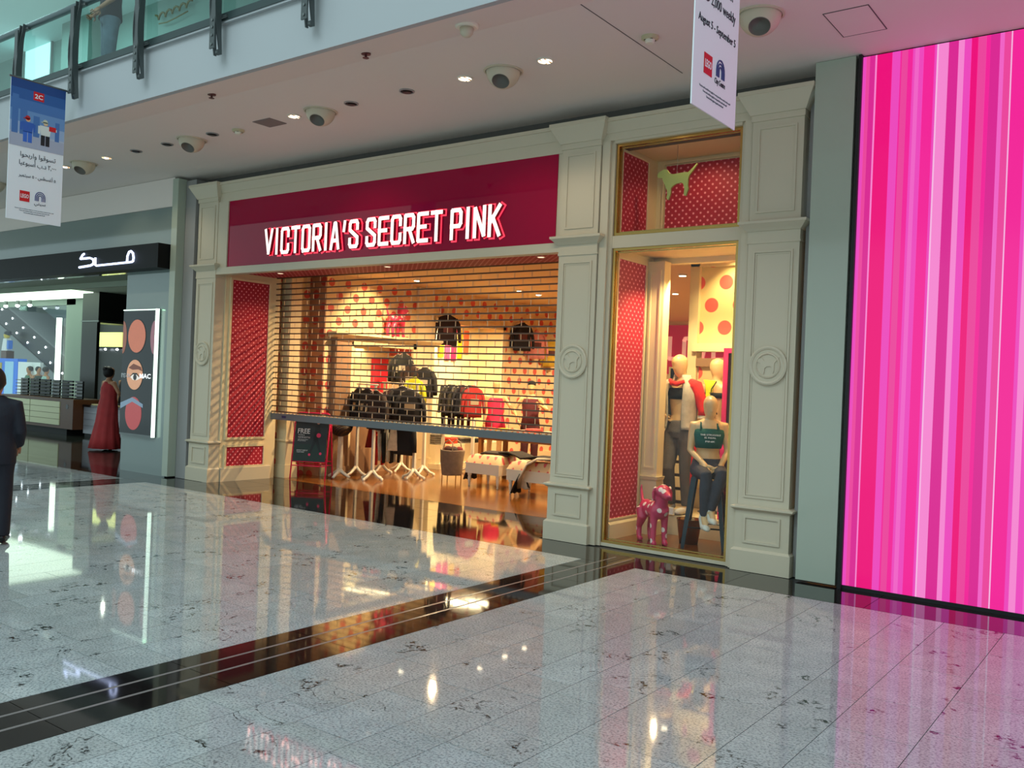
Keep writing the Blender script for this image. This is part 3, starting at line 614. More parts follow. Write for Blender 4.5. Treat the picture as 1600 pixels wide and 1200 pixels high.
def banner(x,label,english):
    t=thing('hanging_banner',label,'banner',(x,5.0,3.34),0,'hanging banners'); w=.31; H=1.61
    f=MB().box(-.004,.004,-w,w,0,H).build('fabric',WHITEP,t)
    MB().tube([(0,-w-.02,H),(0,w+.14,H)],.012,8).build('rod',STEEL,t)
    X=.006
    def q(name,y0,y1,z0,z1,m,xo=0): return MB().box(X-.002,X+.0004+xo,y0,y1,z0,z1).build(name,m,t)
    zt=[H,1.50,1.38,1.26,1.12,1.0,.90]
    if True:
        for i in range(6): q('sky_print',-w,w,zt[i+1],zt[i],BLUES[i])
        for y0,y1,z1 in ((-.29,-.22,1.42),(-.2,-.12,1.27),(.2,.25,1.2),(-.05,.02,1.22)): q('tower_print',y0,y1,.98,z1,BLUES[2],.0006)
        q('ground_print',-w,w,.84,.98,mat('ground_print',(168,172,190),.6),.0008)
        q('red_badge',-.06,.06,1.40,1.50,REDP,.001)
        text('badge_text','2C',(X+.0025,-.045,1.425),(0,1,0),(0,0,1),.05,WHITEP,t,ext=.0005,width=.09,offset=.02)
        # two plain figures: blue work clothes with a red cap, white shirt with black trousers
        for (yc,top,bot,cap,arm) in ((-.11,mat('blue_cloth',(48,92,176),.6),mat('blue_cloth2',(56,104,196),.6),mat('red_cap',(190,30,36),.6),0),(.09,mat('white_cloth',(216,220,214),.6),mat('black_cloth',(24,24,30),.6),mat('pale_cap',(196,196,170),.6),1)):
            g=MB(); g.box(X,X+.002,yc-.05,yc-.004,.90,1.02); g.box(X,X+.002,yc+.004,yc+.05,.90,1.02); g.build('figure_trousers',bot,t)
            g=MB(); g.add([(X+.002,yc-.05,1.015),(X+.002,yc+.05,1.015),(X+.002,yc+.065,1.13),(X+.002,yc-.065,1.13),(X,yc-.05,1.015),(X,yc+.05,1.015),(X,yc+.065,1.13),(X,yc-.065,1.13)],[(0,1,2,3),(7,6,5,4),(0,4,5,1),(2,6,7,3),(1,5,6,2),(0,3,7,4)])
            g.box(X,X+.002,yc-.085,yc-.06,1.03,1.12); g.box(X,X+.002,yc+.06,yc+(.13 if arm else .085),1.09 if arm else 1.03,1.12); g.build('figure_shirt',top,t)
            MB().lathe([(.026,X),(.026,X+.0022)],14,(0,yc,1.16),'X').build('figure_head',mat('face_print',(224,178,130),.6),t)
            MB().lathe([(.028,X),(.028,X+.003)],14,(0,yc-.004,1.178),'X').box(X,X+.003,yc-.05,yc+.02,1.165,1.176).build('figure_cap',cap,t)
        q('red_megaphone',.13,.21,1.085,1.14,REDP,.002)
    X2=X-.001
    T=lambda n,s,yc,z,h,m,w=None: text(n,s,(X2,yc,z),(0,1,0),(0,0,1),h,m,t,ext=.002,width=w,align='CENTER')
    # the lettering side
    z0=0
    if not english:
        T('print_text',arab('\u062a\u0633\u0648\u0642\u0648\u0627')and (arab('\u0648\u0627\u0631\u0628\u062d\u0648\u0627')+' '+arab('\u062a\u0633\u0648\u0642\u0648\u0627')),.02,.73,.055,INK,.40)
        T('print_text',arab('\u0623\u0633\u0628\u0648\u0639\u064a\u0627')+' '+arab('\u062f.\u0628')+' \u0662,\u0660\u0660\u0660',.02,.635,.055,INK,.42)
        T('print_text',arab('\u0633\u0628\u062a\u0645\u0628\u0631')+' \u0665 - '+arab('\u0623\u063a\u0633\u0637\u0633')+' \u0665',.02,.50,.042,INK,.42)
    else:
        T('print_text','Shop & Win',.02,.76,.06,INK,.36); T('print_text','AED 2,000 weekly',.0,.64,.062,INK,.50)
        T('print_text','August 5 - September 5',.0,.50,.048,INK,.53)
    q('logo_square',-.17,-.06,.22,.34,REDP,.001)
    text('logo_text','LEGO',(X+.0018,-.160,.26),(0,1,0),(0,0,1),.045,WHITEP,t,ext=.0008,width=.09,offset=.02)
    m=MB()
    for r in (.055,.038,.021):
        m.tube([(X,.06+r*math.cos(a),.29+1.2*r*math.sin(a)) for a in [PI*k/10 for k in range(11)]]+[(X,.06-r,.25)],.005,5); m.tube([(X,.06+r,.29),(X,.06+r,.25)],.005,5)
    m.build('arch_logo',NAVY,t)
    if english: T('logo_name','City Centre',.06,.205,.034,INK,.15)
    else: T('logo_name',arab('\u0633\u064a\u062a\u064a')+' ',.06,.205,.034,INK,.13)
    for k in range(3): T('small_print','Terms and conditions apply to every purchase made in the mall',.0,.13-.022*k,.011,mat('ink_pale',(120,124,134),.6),.44-.1*k)
    return t
banner(-10.72,'blue and white hanging banner with Arabic lettering at the left, two figures in its print',False)
banner(-2.30,'pink-tinted white hanging banner with the dates August 5 - September 5, cut by the top edge',True)
# ---------------------------------------------------------------- store interior shell
CZ=3.45
struct('ceiling_store',MB().box(-12.4,-2.3,9.56,21,CZ,CZ+.1),mat('store_ceiling',(222,196,150),.7))
struct('wall_store_back',MB().box(-12.4,-2.3,20.9,21,0,CZ),STCREAM)
struct('wall_store_right',MB().box(-2.45,-2.3,9.5,20.9,0,CZ),STCREAM)
struct('wall_store_left',MB().box(-12.30,-12.05,9.5,10.32,0,CZ),WALLD)
XW=-11.65
# left wall thickness in front of niches: built with openings
def wallseg(y0,y1,z0,z1,x0=-12.3): struct('wall_store_left',MB().box(x0,XW,y0,y1,z0,z1),WALLD)
wallseg(10.30,10.82,0,CZ); wallseg(10.82,12.52,2.30,CZ); wallseg(12.52,12.97,0,CZ); wallseg(12.97,15.25,2.86,CZ); wallseg(15.25,20.9,0,CZ)
struct('wall_store_front_return',MB().box(-12.05,XW,10.28,10.30,0,CZ),dotmat('wallpaper_dots_return_shaded',(168,122,92),(170,60,50),'XZ',.38,.44,.078,off=(.3,.0),edge=.01))  # darker copy of the dotted wallpaper: shade of this unlit face painted in
struct('wall_niche_back',MB().box(-12.42,-12.30,10.8,15.3,0,CZ),mat('niche_paint',(244,232,190),.6))
struct('trim_ledge',MB().frus((XW,XW+.10,10.36,13.1,2.36),(XW,XW+.2,10.36,13.1,2.42)).box(XW,XW+.21,10.36,13.1,2.42,2.46),STCREAM)
struct('trim_niche',MB().box(XW,XW+.05,10.82,10.92,0,2.36).box(XW,XW+.05,12.44,12.56,0,2.36).box(XW,XW+.05,12.93,13.03,0,2.9).box(XW,XW+.05,15.2,15.3,0,2.9).box(XW,XW+.05,10.82,12.56,2.26,2.36).box(XW,XW+.05,12.93,15.3,2.82,2.92),STCREAM)
struct('baseboard_store',MB().box(XW,XW+.04,10.3,10.82,0,.18).box(XW,XW+.04,12.52,12.97,0,.18).box(XW,XW+.04,15.25,20.9,0,.18),STCREAM)
tag(MB().box(-12.28,XW-.01,10.84,12.5,0,1.12).box(-12.28,XW+.02,10.83,12.51,1.12,1.17).build('niche_lower_wall',TAUPE),'taupe boxed-in wall added over the bright lower half of the first niche','counter')  # added box for the brown wall behind the racks, covers the bright back
t=thing('taupe_pilaster','taupe brown pilaster on the dotted wall inside the shutter','pilaster',(XW,10.62,0)); MB().box(0,.14,-.17,.17,.16,2.30).build('shaft',TAUPE,t); MB().box(0,.17,-.2,.2,0,.16).build('base',TAUPE,t); MB().frus((0,.15,-.18,.18,2.30),(0,.2,-.22,.22,2.36)).build('capital',TAUPE,t)
t=thing('inner_pilaster','cream pilaster just inside the left end of the shutter','pilaster',(-11.95,9.72,0)); MB().box(-.02,.22,-.10,.12,.21,3.40).build('shaft',STCREAM,t); MB().box(-.02,.24,-.12,.14,0,.21).build('base',STCREAM,t); MB().box(-.02,.25,-.13,.15,.60,.63).build('pedestal_molding',STCREAM,t)
# store lamps
def store_light(x,y,label,rnd_=True,e=0):
    t=thing('store_spotlight',label,'light',(x,y,CZ),0,'small lit spotlights of the store ceiling')
    MB().lathe([(.07,0),(.07,-.02),(.055,-.025)],16).build('housing',WHITE,t); MB().lathe([(.05,-.026),(.05,-.03)],14).build('bulb',HOT,t)
    if e: lamp('SPOT',(x,y,CZ-.06),e,WARM,.06,(x,y,0),120)
SL=[(-9.91,12.70,0),(-9.99,13.54,0),(-10.03,14.22,0),(-7.6,12.0,0),(-7.36,14.7,0),(-10.8,11.6,0),(-8.8,16.4,0),(-6.1,12.4,0)]
for i,(x,y,e) in enumerate(SL): store_light(x,y,'small lit spotlight on the store ceiling, '+['nearest of three by the shutter\'s right end','middle of three by the shutter\'s right end','farthest of three by the shutter\'s right end','behind the shutter top at its centre','seen through the display window','over the clothes racks by the dotted wall','deep in the store above the far tables','closest to the display window pillar'][i])
for (x,y,e,s) in ((-9.8,11.3,170,1.2),(-8.2,13.6,200,1.6),(-6.2,12.2,110,1.2),(-9.0,17.5,160,1.6),(-5.0,16.5,60,1.2)):
    lamp('SPOT',(x,y,CZ-.05),e*3.3,WARM,.03,(x,y,0),165,name='store_ceiling_light')
lamp('AREA',(-12.0,11.7,2.22),9,(1,.80,.42),.25,(-12.1,11.7,0),sy=1.3,name='niche_light')
lamp('AREA',(-11.95,14.1,2.80),95,(1,.86,.50),.3,(-12.15,14.1,0),sy=2.0,name='niche_light')
lamp('SPOT',(-10.6,11.2,CZ-.1),120,(1,.72,.34),.03,(XW,11.2,2.6),70,name='wall_washer')
lamp('SPOT',(-4.25,8.95,3.17),150,(1,.74,.36),.02,(-4.25,9.1,0),130,name='window_light')
lamp('SPOT',(-4.2,9.75,3.38),80,(1,.76,.34),.02,(-4.1,10.25,2.3),110,name='window_light')
lamp('SPOT',(-4.6,9.25,3.05),60,(1,.76,.38),.02,(-4.5,9.9,1.2),100,name='window_light')
lamp('SPOT',(-4.25,8.7,4.31),14,WARM,.04,(-4.25,8.95,3.4),140,name='window_light')
[lamp('SPOT',(x,8.95,3.235),20,WARM,.02,(x,8.97,0),120,name='soffit_light') for x in (-11.2,-8.9,-6.3)]
t=thing('cream_column','plain cream column between the two wall niches','column',(XW+.001,12.745,0)); MB().box(0,.07,-.22,.22,0,3.44).build('shaft',STCREAM,t); MB().box(0,.12,-.25,.25,0,.2).build('base',STCREAM,t)
# LOVE sign on the far wall
t=thing('wall_sign','crimson sign with pale block letters on the far store wall','sign',(-8.6,20.88,2.1))
MB().box(-2.3,.5,-.02,0,.0,1.25).build('board',mat('love_pink',(206,30,84),.5,emit=.15),t)
mb=MB(); x=-1.98
for ch in 'LOVE': strokes(mb,ch,x,.34,.30,.62,.10,-.05,-.02); x+=.40
mb.build('lettering',mat('love_letters',(250,190,170),.5,emit=.35),t)
# coloured posters in the bright niche, hanging tops in the dim one
for i,(y,z,w,h,c) in enumerate(((14.0,2.15,.16,.60,(226,170,20)),(14.2,2.1,.16,.66,(214,70,120)),(14.4,2.1,.16,.66,(206,30,90)),(14.6,2.15,.16,.6,(230,180,20)),(14.8,2.18,.16,.5,(226,110,70)))):
    p=MB().box(-.006,.006,-w/2,w/2,-h,0).build('wall_poster',mat('poster_c%d'%i,c,.5)); p.location=(-12.28,y,2.78); tag(p,['yellow poster leftmost in the bright niche','rose poster second from the left in the bright niche','magenta poster in the middle of the bright niche','mustard poster fourth from the left in the bright niche','peach poster rightmost in the bright niche'][i],'poster','posters in the bright niche')
for (y,z,c,l) in ((12.25,1.95,(214,40,60),'red dotted poster at the right side of the first niche'),(11.1,2.1,(250,236,214),'white lettered poster at the left side of the first niche')):
    t=thing('niche_poster',l,'poster',(-12.28,y,z)); MB().box(-.006,.006,-.22,.22,-.9 if c[0]<220 else -.3,.12).build('print',mat('np%d'%int(y*10),c,.5),t)
# ---------------------------------------------------------------- garments
FAB={}
def fab(c):
    if c not in FAB: FAB[c]=mat('fabric_%02x%02x%02x'%c,c,.85,noise_amt=.35,noise_scale=14,bump=.4,bump_scale=90)
    return FAB[c]
def puff(o,amp,sc_=9,seed=0):
    for v in o.data.vertices:
        n=noise.noise_vector(v.co*sc_+Vector((seed*7.3,seed*1.7,seed)))
        v.co+=n*amp
def garment(kind,c,loc,rz,label,group,s=1.0,seed=0,cat=None,trim=None):
    t=thing({'top':'hoodie','trousers':'leggings','skirt':'pleated_skirt'}[kind],label,cat or 'clothes',loc,rz,group,s)
    mb=MB()
    if kind=='top':
        mb.secs([(0,0,-.62,.22,.035),(0,0,-.5,.225,.045),(0,0,-.3,.21,.05),(0,0,-.12,.22,.045),(0,0,-.04,.17,.04),(0,0,.0,.07,.03),(0,0,.03,.06,.03)],16,wav=0)
        for sx in (-1,1): mb.tube([(sx*.17,0,-.07),(sx*.24,.0,-.2),(sx*.27,-.01,-.38),(sx*.28,-.01,-.56)],[(.05,.035),(.055,.04),(.048,.035),(.04,.03)],8)
    elif kind=='trousers':
        mb.secs([(0,0,0,.17,.03),(0,0,-.1,.18,.045),(0,0,-.24,.18,.05)],14)
        for sx in (-1,1): mb.tube([(sx*.09,0,-.18),(sx*.09,0,-.5),(sx*.075,0,-.92)],[(.085,.045),(.07,.04),(.05,.03)],9)
    else:
        mb.secs([(0,0,0,.15,.03),(0,0,-.15,.18,.05),(0,0,-.5,.22,.06)],18,wav=.14,wn=7)
    g=mb.build('cloth',fab(c),t,smooth=True); puff(g,.012,8,seed)
    if kind=='top' and trim!=0: MB().box(-.10,.10,-.056,-.046,-.36,-.24).build('chest_print',mat('print_%02x%02x%02x'%(trim or (170,150,120)),trim or (170,150,120),.6),t)
    MB().tube([(-.16,0,-.02),(0,0,.04),(0,0,.08),(.025,0,.105),(.0,0,.13)],.006,6).tube([(.16,0,-.02),(0,0,.04)],.006,6).build('hanger',WHITE,t)
    return t
def rack(loc,rz,L,h,label,n=2):
    t=thing('clothes_rack',label,'rack',loc,rz,'white clothes racks')
    MB().tube([(-L/2-.08,0,h),(L/2+.08,0,h)],.014,8).build('rail',WHITE,t,smooth=True)
    for i in range(n):
        x=-L/2+L*i/(n-1)
        p=MB().frus((x-.035,x+.035,-.02,.02,.12),(x-.02,x+.02,-.014,.014,h)).build('post',WHITE,t)
        f=MB()
        for a in range(4):
            d=Vector((math.cos(a*PI/2+.4),math.sin(a*PI/2+.4),0))
            f.tube([Vector((x,0,.17)),Vector((x,0,.12))+d*.05,Vector((x,0,.06))+d*.13,Vector((x,0,.03))+d*.22],[.03,.026,.022,.02],8)
            f.lathe([(.022,0),(.022,.04)],8,(x+d.x*.21,d.y*.21,0))
        f.build('foot',WHITE,p,smooth=True)
    return t
rack((-11.02,10.72,0),R(-18),.62,1.58,'white two-post clothes rack with dark hooded tops nearest the poster stand')
rack((-10.95,11.45,0),R(-12),1.0,1.62,'white clothes rack with tops and leggings right of the poster stand rack')
rack((-11.10,11.98,0),R(-6),.62,1.95,'taller white clothes rack behind the two front racks')
DK=[(34,26,26),(26,26,30),(44,32,30),(30,28,34),(52,28,34)]
for i,(x,y,z,c) in enumerate(((-11.27,10.78,1.5,DK[0]),(-10.98,10.68,1.5,DK[1]),(-10.70,10.62,1.46,DK[2]))):
    garment('top',c,(x,y,z),R(-14+4*i),'dark hooded top on the front rack, '+['leftmost, beside the poster stand','middle one with a pale chest print','rightmost of the front row'][i],'dark hooded tops on the front rack',seed=i,trim=[(190,160,110),(170,150,120),(60,40,40)][i])
for i,(x,y,z,c) in enumerate(((-10.62,11.15,1.55,DK[3]),(-10.38,11.1,1.5,DK[1]),(-10.9,11.2,1.5,DK[4]))):
    garment('top',c,(x,y,z),R(30+10*i),'dark top on the second rack, '+['in the middle','rightmost near the store aisle','leftmost behind the hooded tops'][i],'dark tops on the second rack',.9,seed=5+i)
for i,(x,y,z,k,c) in enumerate(((-11.1,11.3,.92,'skirt',(140,16,20)),(-10.98,11.25,.86,'trousers',(196,40,34)),(-10.86,11.22,.95,'trousers',(220,214,196)),(-10.74,11.2,.92,'trousers',(22,22,24)),(-10.62,11.18,.95,'trousers',(206,206,188)),(-10.5,11.15,.95,'trousers',(20,20,22)),(-10.4,11.12,.93,'skirt',(214,208,188)),(-10.28,11.1,.98,'top',(16,16,20)),(-11.0,11.42,.8,'skirt',(110,10,16)))):
    garment(k,c,(x-.2,y-.02,z),R(50 if k!='top' else 5),['dark red pleated skirt hanging low on the second rack','red leggings hanging low on the second rack','cream leggings left of the black pair on the second rack','black leggings between two cream pairs','cream leggings right of the middle black pair','black leggings near the right rack post','cream short skirt beside the right rack post','black top hanging lowest at the right rack post','deep red skirt at the back of the second rack'][i],'lower garments on the second rack',.74 if k=='trousers' else .9,seed=20+i,trim=0)
for i,(x,y,z,k,c) in enumerate(((-11.52,11.95,2.12,'top',(36,34,36)),(-11.32,11.9,2.15,'top',(28,30,32)),(-11.12,11.88,1.95,'top',(60,40,34)),(-10.98,11.84,1.72,'top',(196,196,40)),(-10.8,11.9,1.9,'top',(30,30,32)))):
    garment(k,c,(x,y,z),R(-12+6*i),['charcoal top hanging high on the tall rack, leftmost','black top with stripes hanging high on the tall rack','brown top lower on the tall rack','yellow top on the tall rack','black top rightmost on the tall rack'][i],'tops on the tall rack',.85,seed=40+i,trim=(200,190,170))
# basket stand
t=thing('basket_stand','cream pedestal with a leopard-patterned bowl beside the poster stand','stand',(-11.20,10.33,0))
MB().frus((-.04,.04,-.03,.03,.1),(-.035,.035,-.025,.025,.72)).build('post',WHITE,t); f=MB()
for a in range(4):
    d=Vector((math.cos(a*PI/2+.3),math.sin(a*PI/2+.3),0)); f.tube([Vector((0,0,.16)),Vector((0,0,.1))+d*.07,Vector((0,0,.03))+d*.2],[.035,.028,.022],8)
f.build('foot',WHITE,t,smooth=True)
leo=dotmat('leopard',(96,62,30),(24,14,10),'XZ',.05,.04,.016,edge=.004)
MB().lathe([(.04,.70),(.12,.73),(.18,.80),(.2,.88),(.185,.88),(.16,.81),(.05,.75)],22,cap=False).build('bowl',leo,t,smooth=True)
# A-frame poster stand (hot pink)
t=thing('poster_stand','hot pink tubular poster stand with a black FREE poster under the shutter','poster stand',(-11.42,9.92,0),R(28),None,1.1)
w=.27; Ht=.98
def leaf(sgn,name):
    mb=MB(); b=.16*sgn; tp=.0
    P=lambda x,z:(x,b*(1-z/Ht)+tp,z)
    mb.tube([P(-w,0),P(-w,.94),P(-w+.03,.97),P(-w+.06,Ht),P(w-.06,Ht),P(w-.03,.97),P(w,.94),P(w,0)],.011,8)
    mb.tube([P(-w,.20),P(w,.20)],.008,6).tube([P(-w,.26),P(w,.26)],.008,6)
    return mb.build(name,HIP,t,smooth=True)
leaf(-1,'front_frame'); leaf(1,'rear_frame')
Mx=Matrix.Translation((0,-.16,0))@Matrix.Rotation(-math.atan2(.16,Ht),4,'X')
MB().box(-w+.02,w-.02,-.018,-.008,.27,.94).build('poster',mat('poster_dark',(24,20,22),.35),t,M=Mx)
MB().box(-w+.02,w-.02,-.020,-.0185,.27,.52).build('poster_field',mat('poster_green',(18,42,34),.5),t,M=Mx)
nrm=Mx.to_3x3(); U=nrm@Vector((1,0,0)); V=nrm@Vector((0,0,1)); O=lambda x,z: Mx@Vector((x,-.0215,z))
text('lettering','FREE',O(-.21,.68),U,V,.075,WHITEP,t,width=.19,offset=.015); 
for i,(s,z,h,ww) in enumerate((('TOTE &',.645,.022,.10),('WATER BOTTLE',.612,.022,.19),('with any purchase',.585,.014,.16),('of sportswear',.566,.014,.13),('DON\u2019T MISS IT',.42,.018,.17),('TODAY ONLY',.395,.018,.12))): text('lettering',s,O(-.20,z),U,V,h,WHITEP,t,width=ww)
mb=MB(); SK=mat('print_skin',(190,120,90),.5); 
mb.tube([O(.10,.80),O(.08,.70),O(.07,.6)],[.02,.035,.03],6).tube([O(.07,.6),O(.04,.5),O(.0,.40)],[.028,.02,.012],6).tube([O(.08,.6),O(.13,.52),O(.16,.42)],[.028,.02,.012],6)
mb.v=[tuple(v) for v in mb.v]
for k,(cx,cz,r,c) in enumerate(((.10,.85,.025,SK),(.12,.66,.035,HIP),(.0,.37,.02,HIP),(.17,.39,.02,HIP))):
    MB().prism([(cx+r*math.cos(a*PI/5),cz+r*math.sin(a*PI/5)) for a in range(10)],-.0215,-.0205).build('print_shape',c,t,M=Mx)
MB().prism([(.06,.80),(.12,.82),(.14,.72),(.11,.6),(.18,.42),(.15,.41),(.08,.56),(.02,.38),(-.01,.39),(.04,.58),(.05,.7)],-.0213,-.0205).build('print_figure',mat('print_black',(8,8,10),.5),t,M=Mx)
# ottomans
def ottoman(loc,L,D_,label,rz=0):
    t=thing('tufted_bench',label,'bench',loc,rz,'cream benches with dotted cushions')
    MB().box(-L,L,-D_,D_,.22,.38).box(-L-.01,L+.01,-D_-.01,D_+.01,.37,.39).build('apron',WHITE,t)
    c=MB(); nx,ny=8,6
    vs=[];fs=[]
    for j in range(ny*2+1):
        for i in range(nx*2+1):
            u=i/(nx*2);v=j/(ny*2); e=min(1,6*min(u,1-u,v,1-v)+.0); z=.39+.14*math.sqrt(max(0,1-(1-e)**2))-(.02 if (i%4==2 and j%4==2) else 0)
            vs.append((-L+2*L*u,-D_+2*D_*v,z))
    W2=nx*2+1
    for j in range(ny*2):
        for i in range(nx*2): fs.append((j*W2+i,j*W2+i+1,(j+1)*W2+i+1,(j+1)*W2+i))
    c.add(vs,fs).build('cushion',dotmat('cushion_dots_'+str(int(L*100)),(236,206,160),(226,100,104),'XY',.16,.16,.03,edge=.006),t,smooth=True)
    for sx in (-1,1):
        for sy in (-1,1): MB().lathe([(.012,0),(.02,.02),(.012,.035),(.022,.06),(.03,.13),(.024,.17),(.034,.19),(.034,.23)],12,(sx*(L-.05),sy*(D_-.05),0)).build('leg',WHITE,t,smooth=True)
    return t
ottoman((-8.96,11.62,0),.34,.30,'cream tufted bench with dotted cushion right of the fabric tote')
ottoman((-7.80,11.32,0),.44,.30,'cream tufted bench with dotted cushion nearest the middle pilaster')
def drape(c,path,wd,label,group='clothes draped over the benches',th=.02,trim=None,seed=0):
    """cloth strip laid along a path (list of points), width along Y/X"""
    t=thing('draped_garment',label,'clothes',(path[0][0],path[0][1],0),0,group)
    n=len(path); m_=7; vs=[];fs=[]; b=Vector(path[0]); b.z=0
    for i,p in enumerate(path):
        p=Vector(p)-b; d=(Vector(path[min(i+1,n-1)])-Vector(path[max(i-1,0)])); s_=Vector((-d.y,d.x,0)); s_=s_.normalized() if s_.length>1e-4 else Vector((0,1,0))
        for k in range(m_): q=p+s_*wd*(k/(m_-1)-.5)+Vector((0,0,.012*math.sin(k*2.2+i+seed))); vs.append(q)
    for i in range(n-1):
        for k in range(m_-1): fs.append((i*m_+k,i*m_+k+1,(i+1)*m_+k+1,(i+1)*m_+k))
    o=MB().add(vs,fs).build('cloth',fab(c),t,smooth=True); s=o.modifiers.new('t','SOLIDIFY'); s.thickness=th; s.offset=0
    if trim:
        o2=MB().add([v+Vector((0,0,.014)) for v in vs],[f for j,f in enumerate(fs) if (j%(m_-1)) in (1,3,5)]).build('stripe',fab(trim),t,smooth=True)
    return t
drape((52,46,44),[(-9.36,11.52,.10),(-9.33,11.52,.28),(-9.27,11.54,.45),(-9.1,11.6,.555),(-8.85,11.68,.56),(-8.65,11.72,.54)],.34,'dark grey garment draped over the left end of the first bench')
drape((20,18,18),[(-8.8,11.7,.57),(-8.6,11.7,.58),(-8.4,11.65,.55),(-8.2,11.6,.5)],.35,'black printed garment lying across the first bench')
drape((24,22,24),[(-8.2,11.45,.54),(-7.95,11.45,.57),(-7.65,11.5,.57),(-7.4,11.5,.55)],.3,'black garment lying across the second bench')
drape((206,196,178),[(-7.92,11.0,.12),(-7.92,10.99,.3),(-7.86,11.02,.50),(-7.72,11.12,.585),(-7.45,11.2,.59)],.30,'cream striped garment hanging over the front of the second bench',trim=(60,54,52),seed=2)
drape((16,16,18),[(-8.02,10.98,.05),(-8.0,10.98,.2),(-7.97,11.0,.33)],.26,'black hem hanging below the cream garment on the second bench')
# tote bag
t=thing('tote_bag','grey-brown fabric tote bag filled with clothes on the oak floor','bag',(-9.88,11.66,0),R(10),None,1.12)
b=MB().secs([(0,0,.09,.15,.12),(0,0,.11,.16,.13),(0,0,.3,.18,.15),(0,0,.46,.20,.16),(0,0,.48,.20,.16),(0,0,.475,.18,.14),(0,0,.40,.17,.13)],20).build('body',fab((128,112,96)),t,smooth=True); puff(b,.01,7)
for i in range(5): g=MB().ball((-.1+.05*i,.03*(-1)**i,.48),.06,.06,.05,8,5).build('contents',fab([(110,30,34),(60,30,34),(150,60,60),(70,60,60),(120,40,50)][i]),t,smooth=True)
for sy in (-1,1): MB().tube([(-.08,sy*.14,.46),(-.07,sy*.12,.58),(0,sy*.11,.63),(.07,sy*.12,.58),(.08,sy*.14,.46)],.009,7).build('handle',fab((150,136,118)),t,smooth=True)
for sx in (-1,1):
    for sy in (-1,1): MB().tube([(sx*.12,sy*.08,0),(sx*.12,sy*.08,.10)],.008,6).build('leg',BRASS,t)
# niche platform with folded clothes
t=tag(MB().box(-12.25,-11.42,12.98,15.1,.10,.46).box(-11.64,-11.30,12.90,15.2,0,.10).box(-12.25,-11.64,12.98,15.1,0,.10).build('display_platform',mat('platform_cream',(240,226,186),.5)),'cream platform with folded clothes in the bright niche','platform')
def pile(x,y,z,cols,label,group,w=.16,d=.13):
    t=thing('folded_pile',label,'clothes',(x,y,z),random.uniform(-.2,.2),group)
    for k,c in enumerate(cols):
        o=MB().frus((-w,w,-d,d,k*.04),(-w*.93,w*.93,-d*.93,d*.93,k*.04+.038)).build('folded_garment',fab(c),t,bevel=.01)
for i,(y,c) in enumerate(((13.15,[(120,112,100)]*5),(13.55,[(220,70,40),(230,90,50),(214,60,40)]),(13.95,[(110,104,96),(60,56,54),(130,124,112)]),(14.4,[(30,30,32),(40,40,40)]))):
    pile(-11.62,y,.46,c,['stack of grey folded clothes at the left end of the niche platform','stack of orange-red folded clothes on the niche platform','stack of mixed grey folded clothes on the niche platform','low black folded stack at the right end of the niche platform'][i],'folded stacks on the niche platform',.16,.15)
# tables
def table(loc,L,D_,h,label,m):
    t=thing('display_table',label,'table',loc,0,'wooden display tables')
    MB().box(-L,L,-D_,D_,h-.05,h).box(-L+.04,L-.04,-D_+.04,D_-.04,h-.13,h-.05).build('table_top',m,t)
    MB().box(-L+.05,L-.05,-D_+.05,D_-.05,.14,.18).build('lower_shelf',m,t)
    for sx in (-1,1):
        for sy in (-1,1): MB().box(sx*(L-.08)-.035,sx*(L-.08)+.035,sy*(D_-.08)-.035,sy*(D_-.08)+.035,0,h-.05).build('leg',m,t)
WD=mat('table_wood',(150,96,44),.4,noise_amt=.3,noise_scale=5)
table((-9.2,13.1,0),1.0,.45,.80,'long wooden display table behind the benches',WD)
table((-7.0,14.6,0),.9,.5,.80,'wooden display table farther back behind the benches',WD)
cs=[[(196,60,70),(226,120,90)],[(230,140,40),(240,200,40)],[(60,50,50),(180,170,150)],[(214,40,60),(230,180,160)],[(240,110,90),(236,130,110),(220,80,80)],[(50,44,44),(200,190,170)],[(220,210,190)],[(90,40,50),(190,150,150)]]
for i in range(8):
    pile(-10.08+.25*i,12.88+.1*(i%2),.80,cs[i],'folded clothes on the long table behind the benches, '+['leftmost, coral over red','second, yellow over orange','third, grey over dark','fourth, pale pink over crimson','fifth and tallest, coral','sixth, beige over dark','seventh, single cream fold','rightmost, pink over plum'][i],'folded stacks on the long table',.10,.14)
for i in range(3): pile(-9.8+.55*i,13.1,.18,[[(40,34,36),(60,50,48)],[(30,28,30),(110,60,50)],[(26,24,26),(90,80,70)]][i],'dark folded clothes on the lower shelf of the long table, '+['left','middle','right'][i],'folded stacks on the lower shelf',.2,.2)
for i in range(4): pile(-7.6+.4*i,14.4,.80,[[(210,60,80)],[(230,110,100),(240,180,160)],[(60,50,60)],[(200,60,70),(240,90,80)]][i],'folded clothes on the far table, '+['crimson leftmost','pale pink over coral','single plum fold','coral over red, rightmost'][i],'folded stacks on the far table',.15,.14)
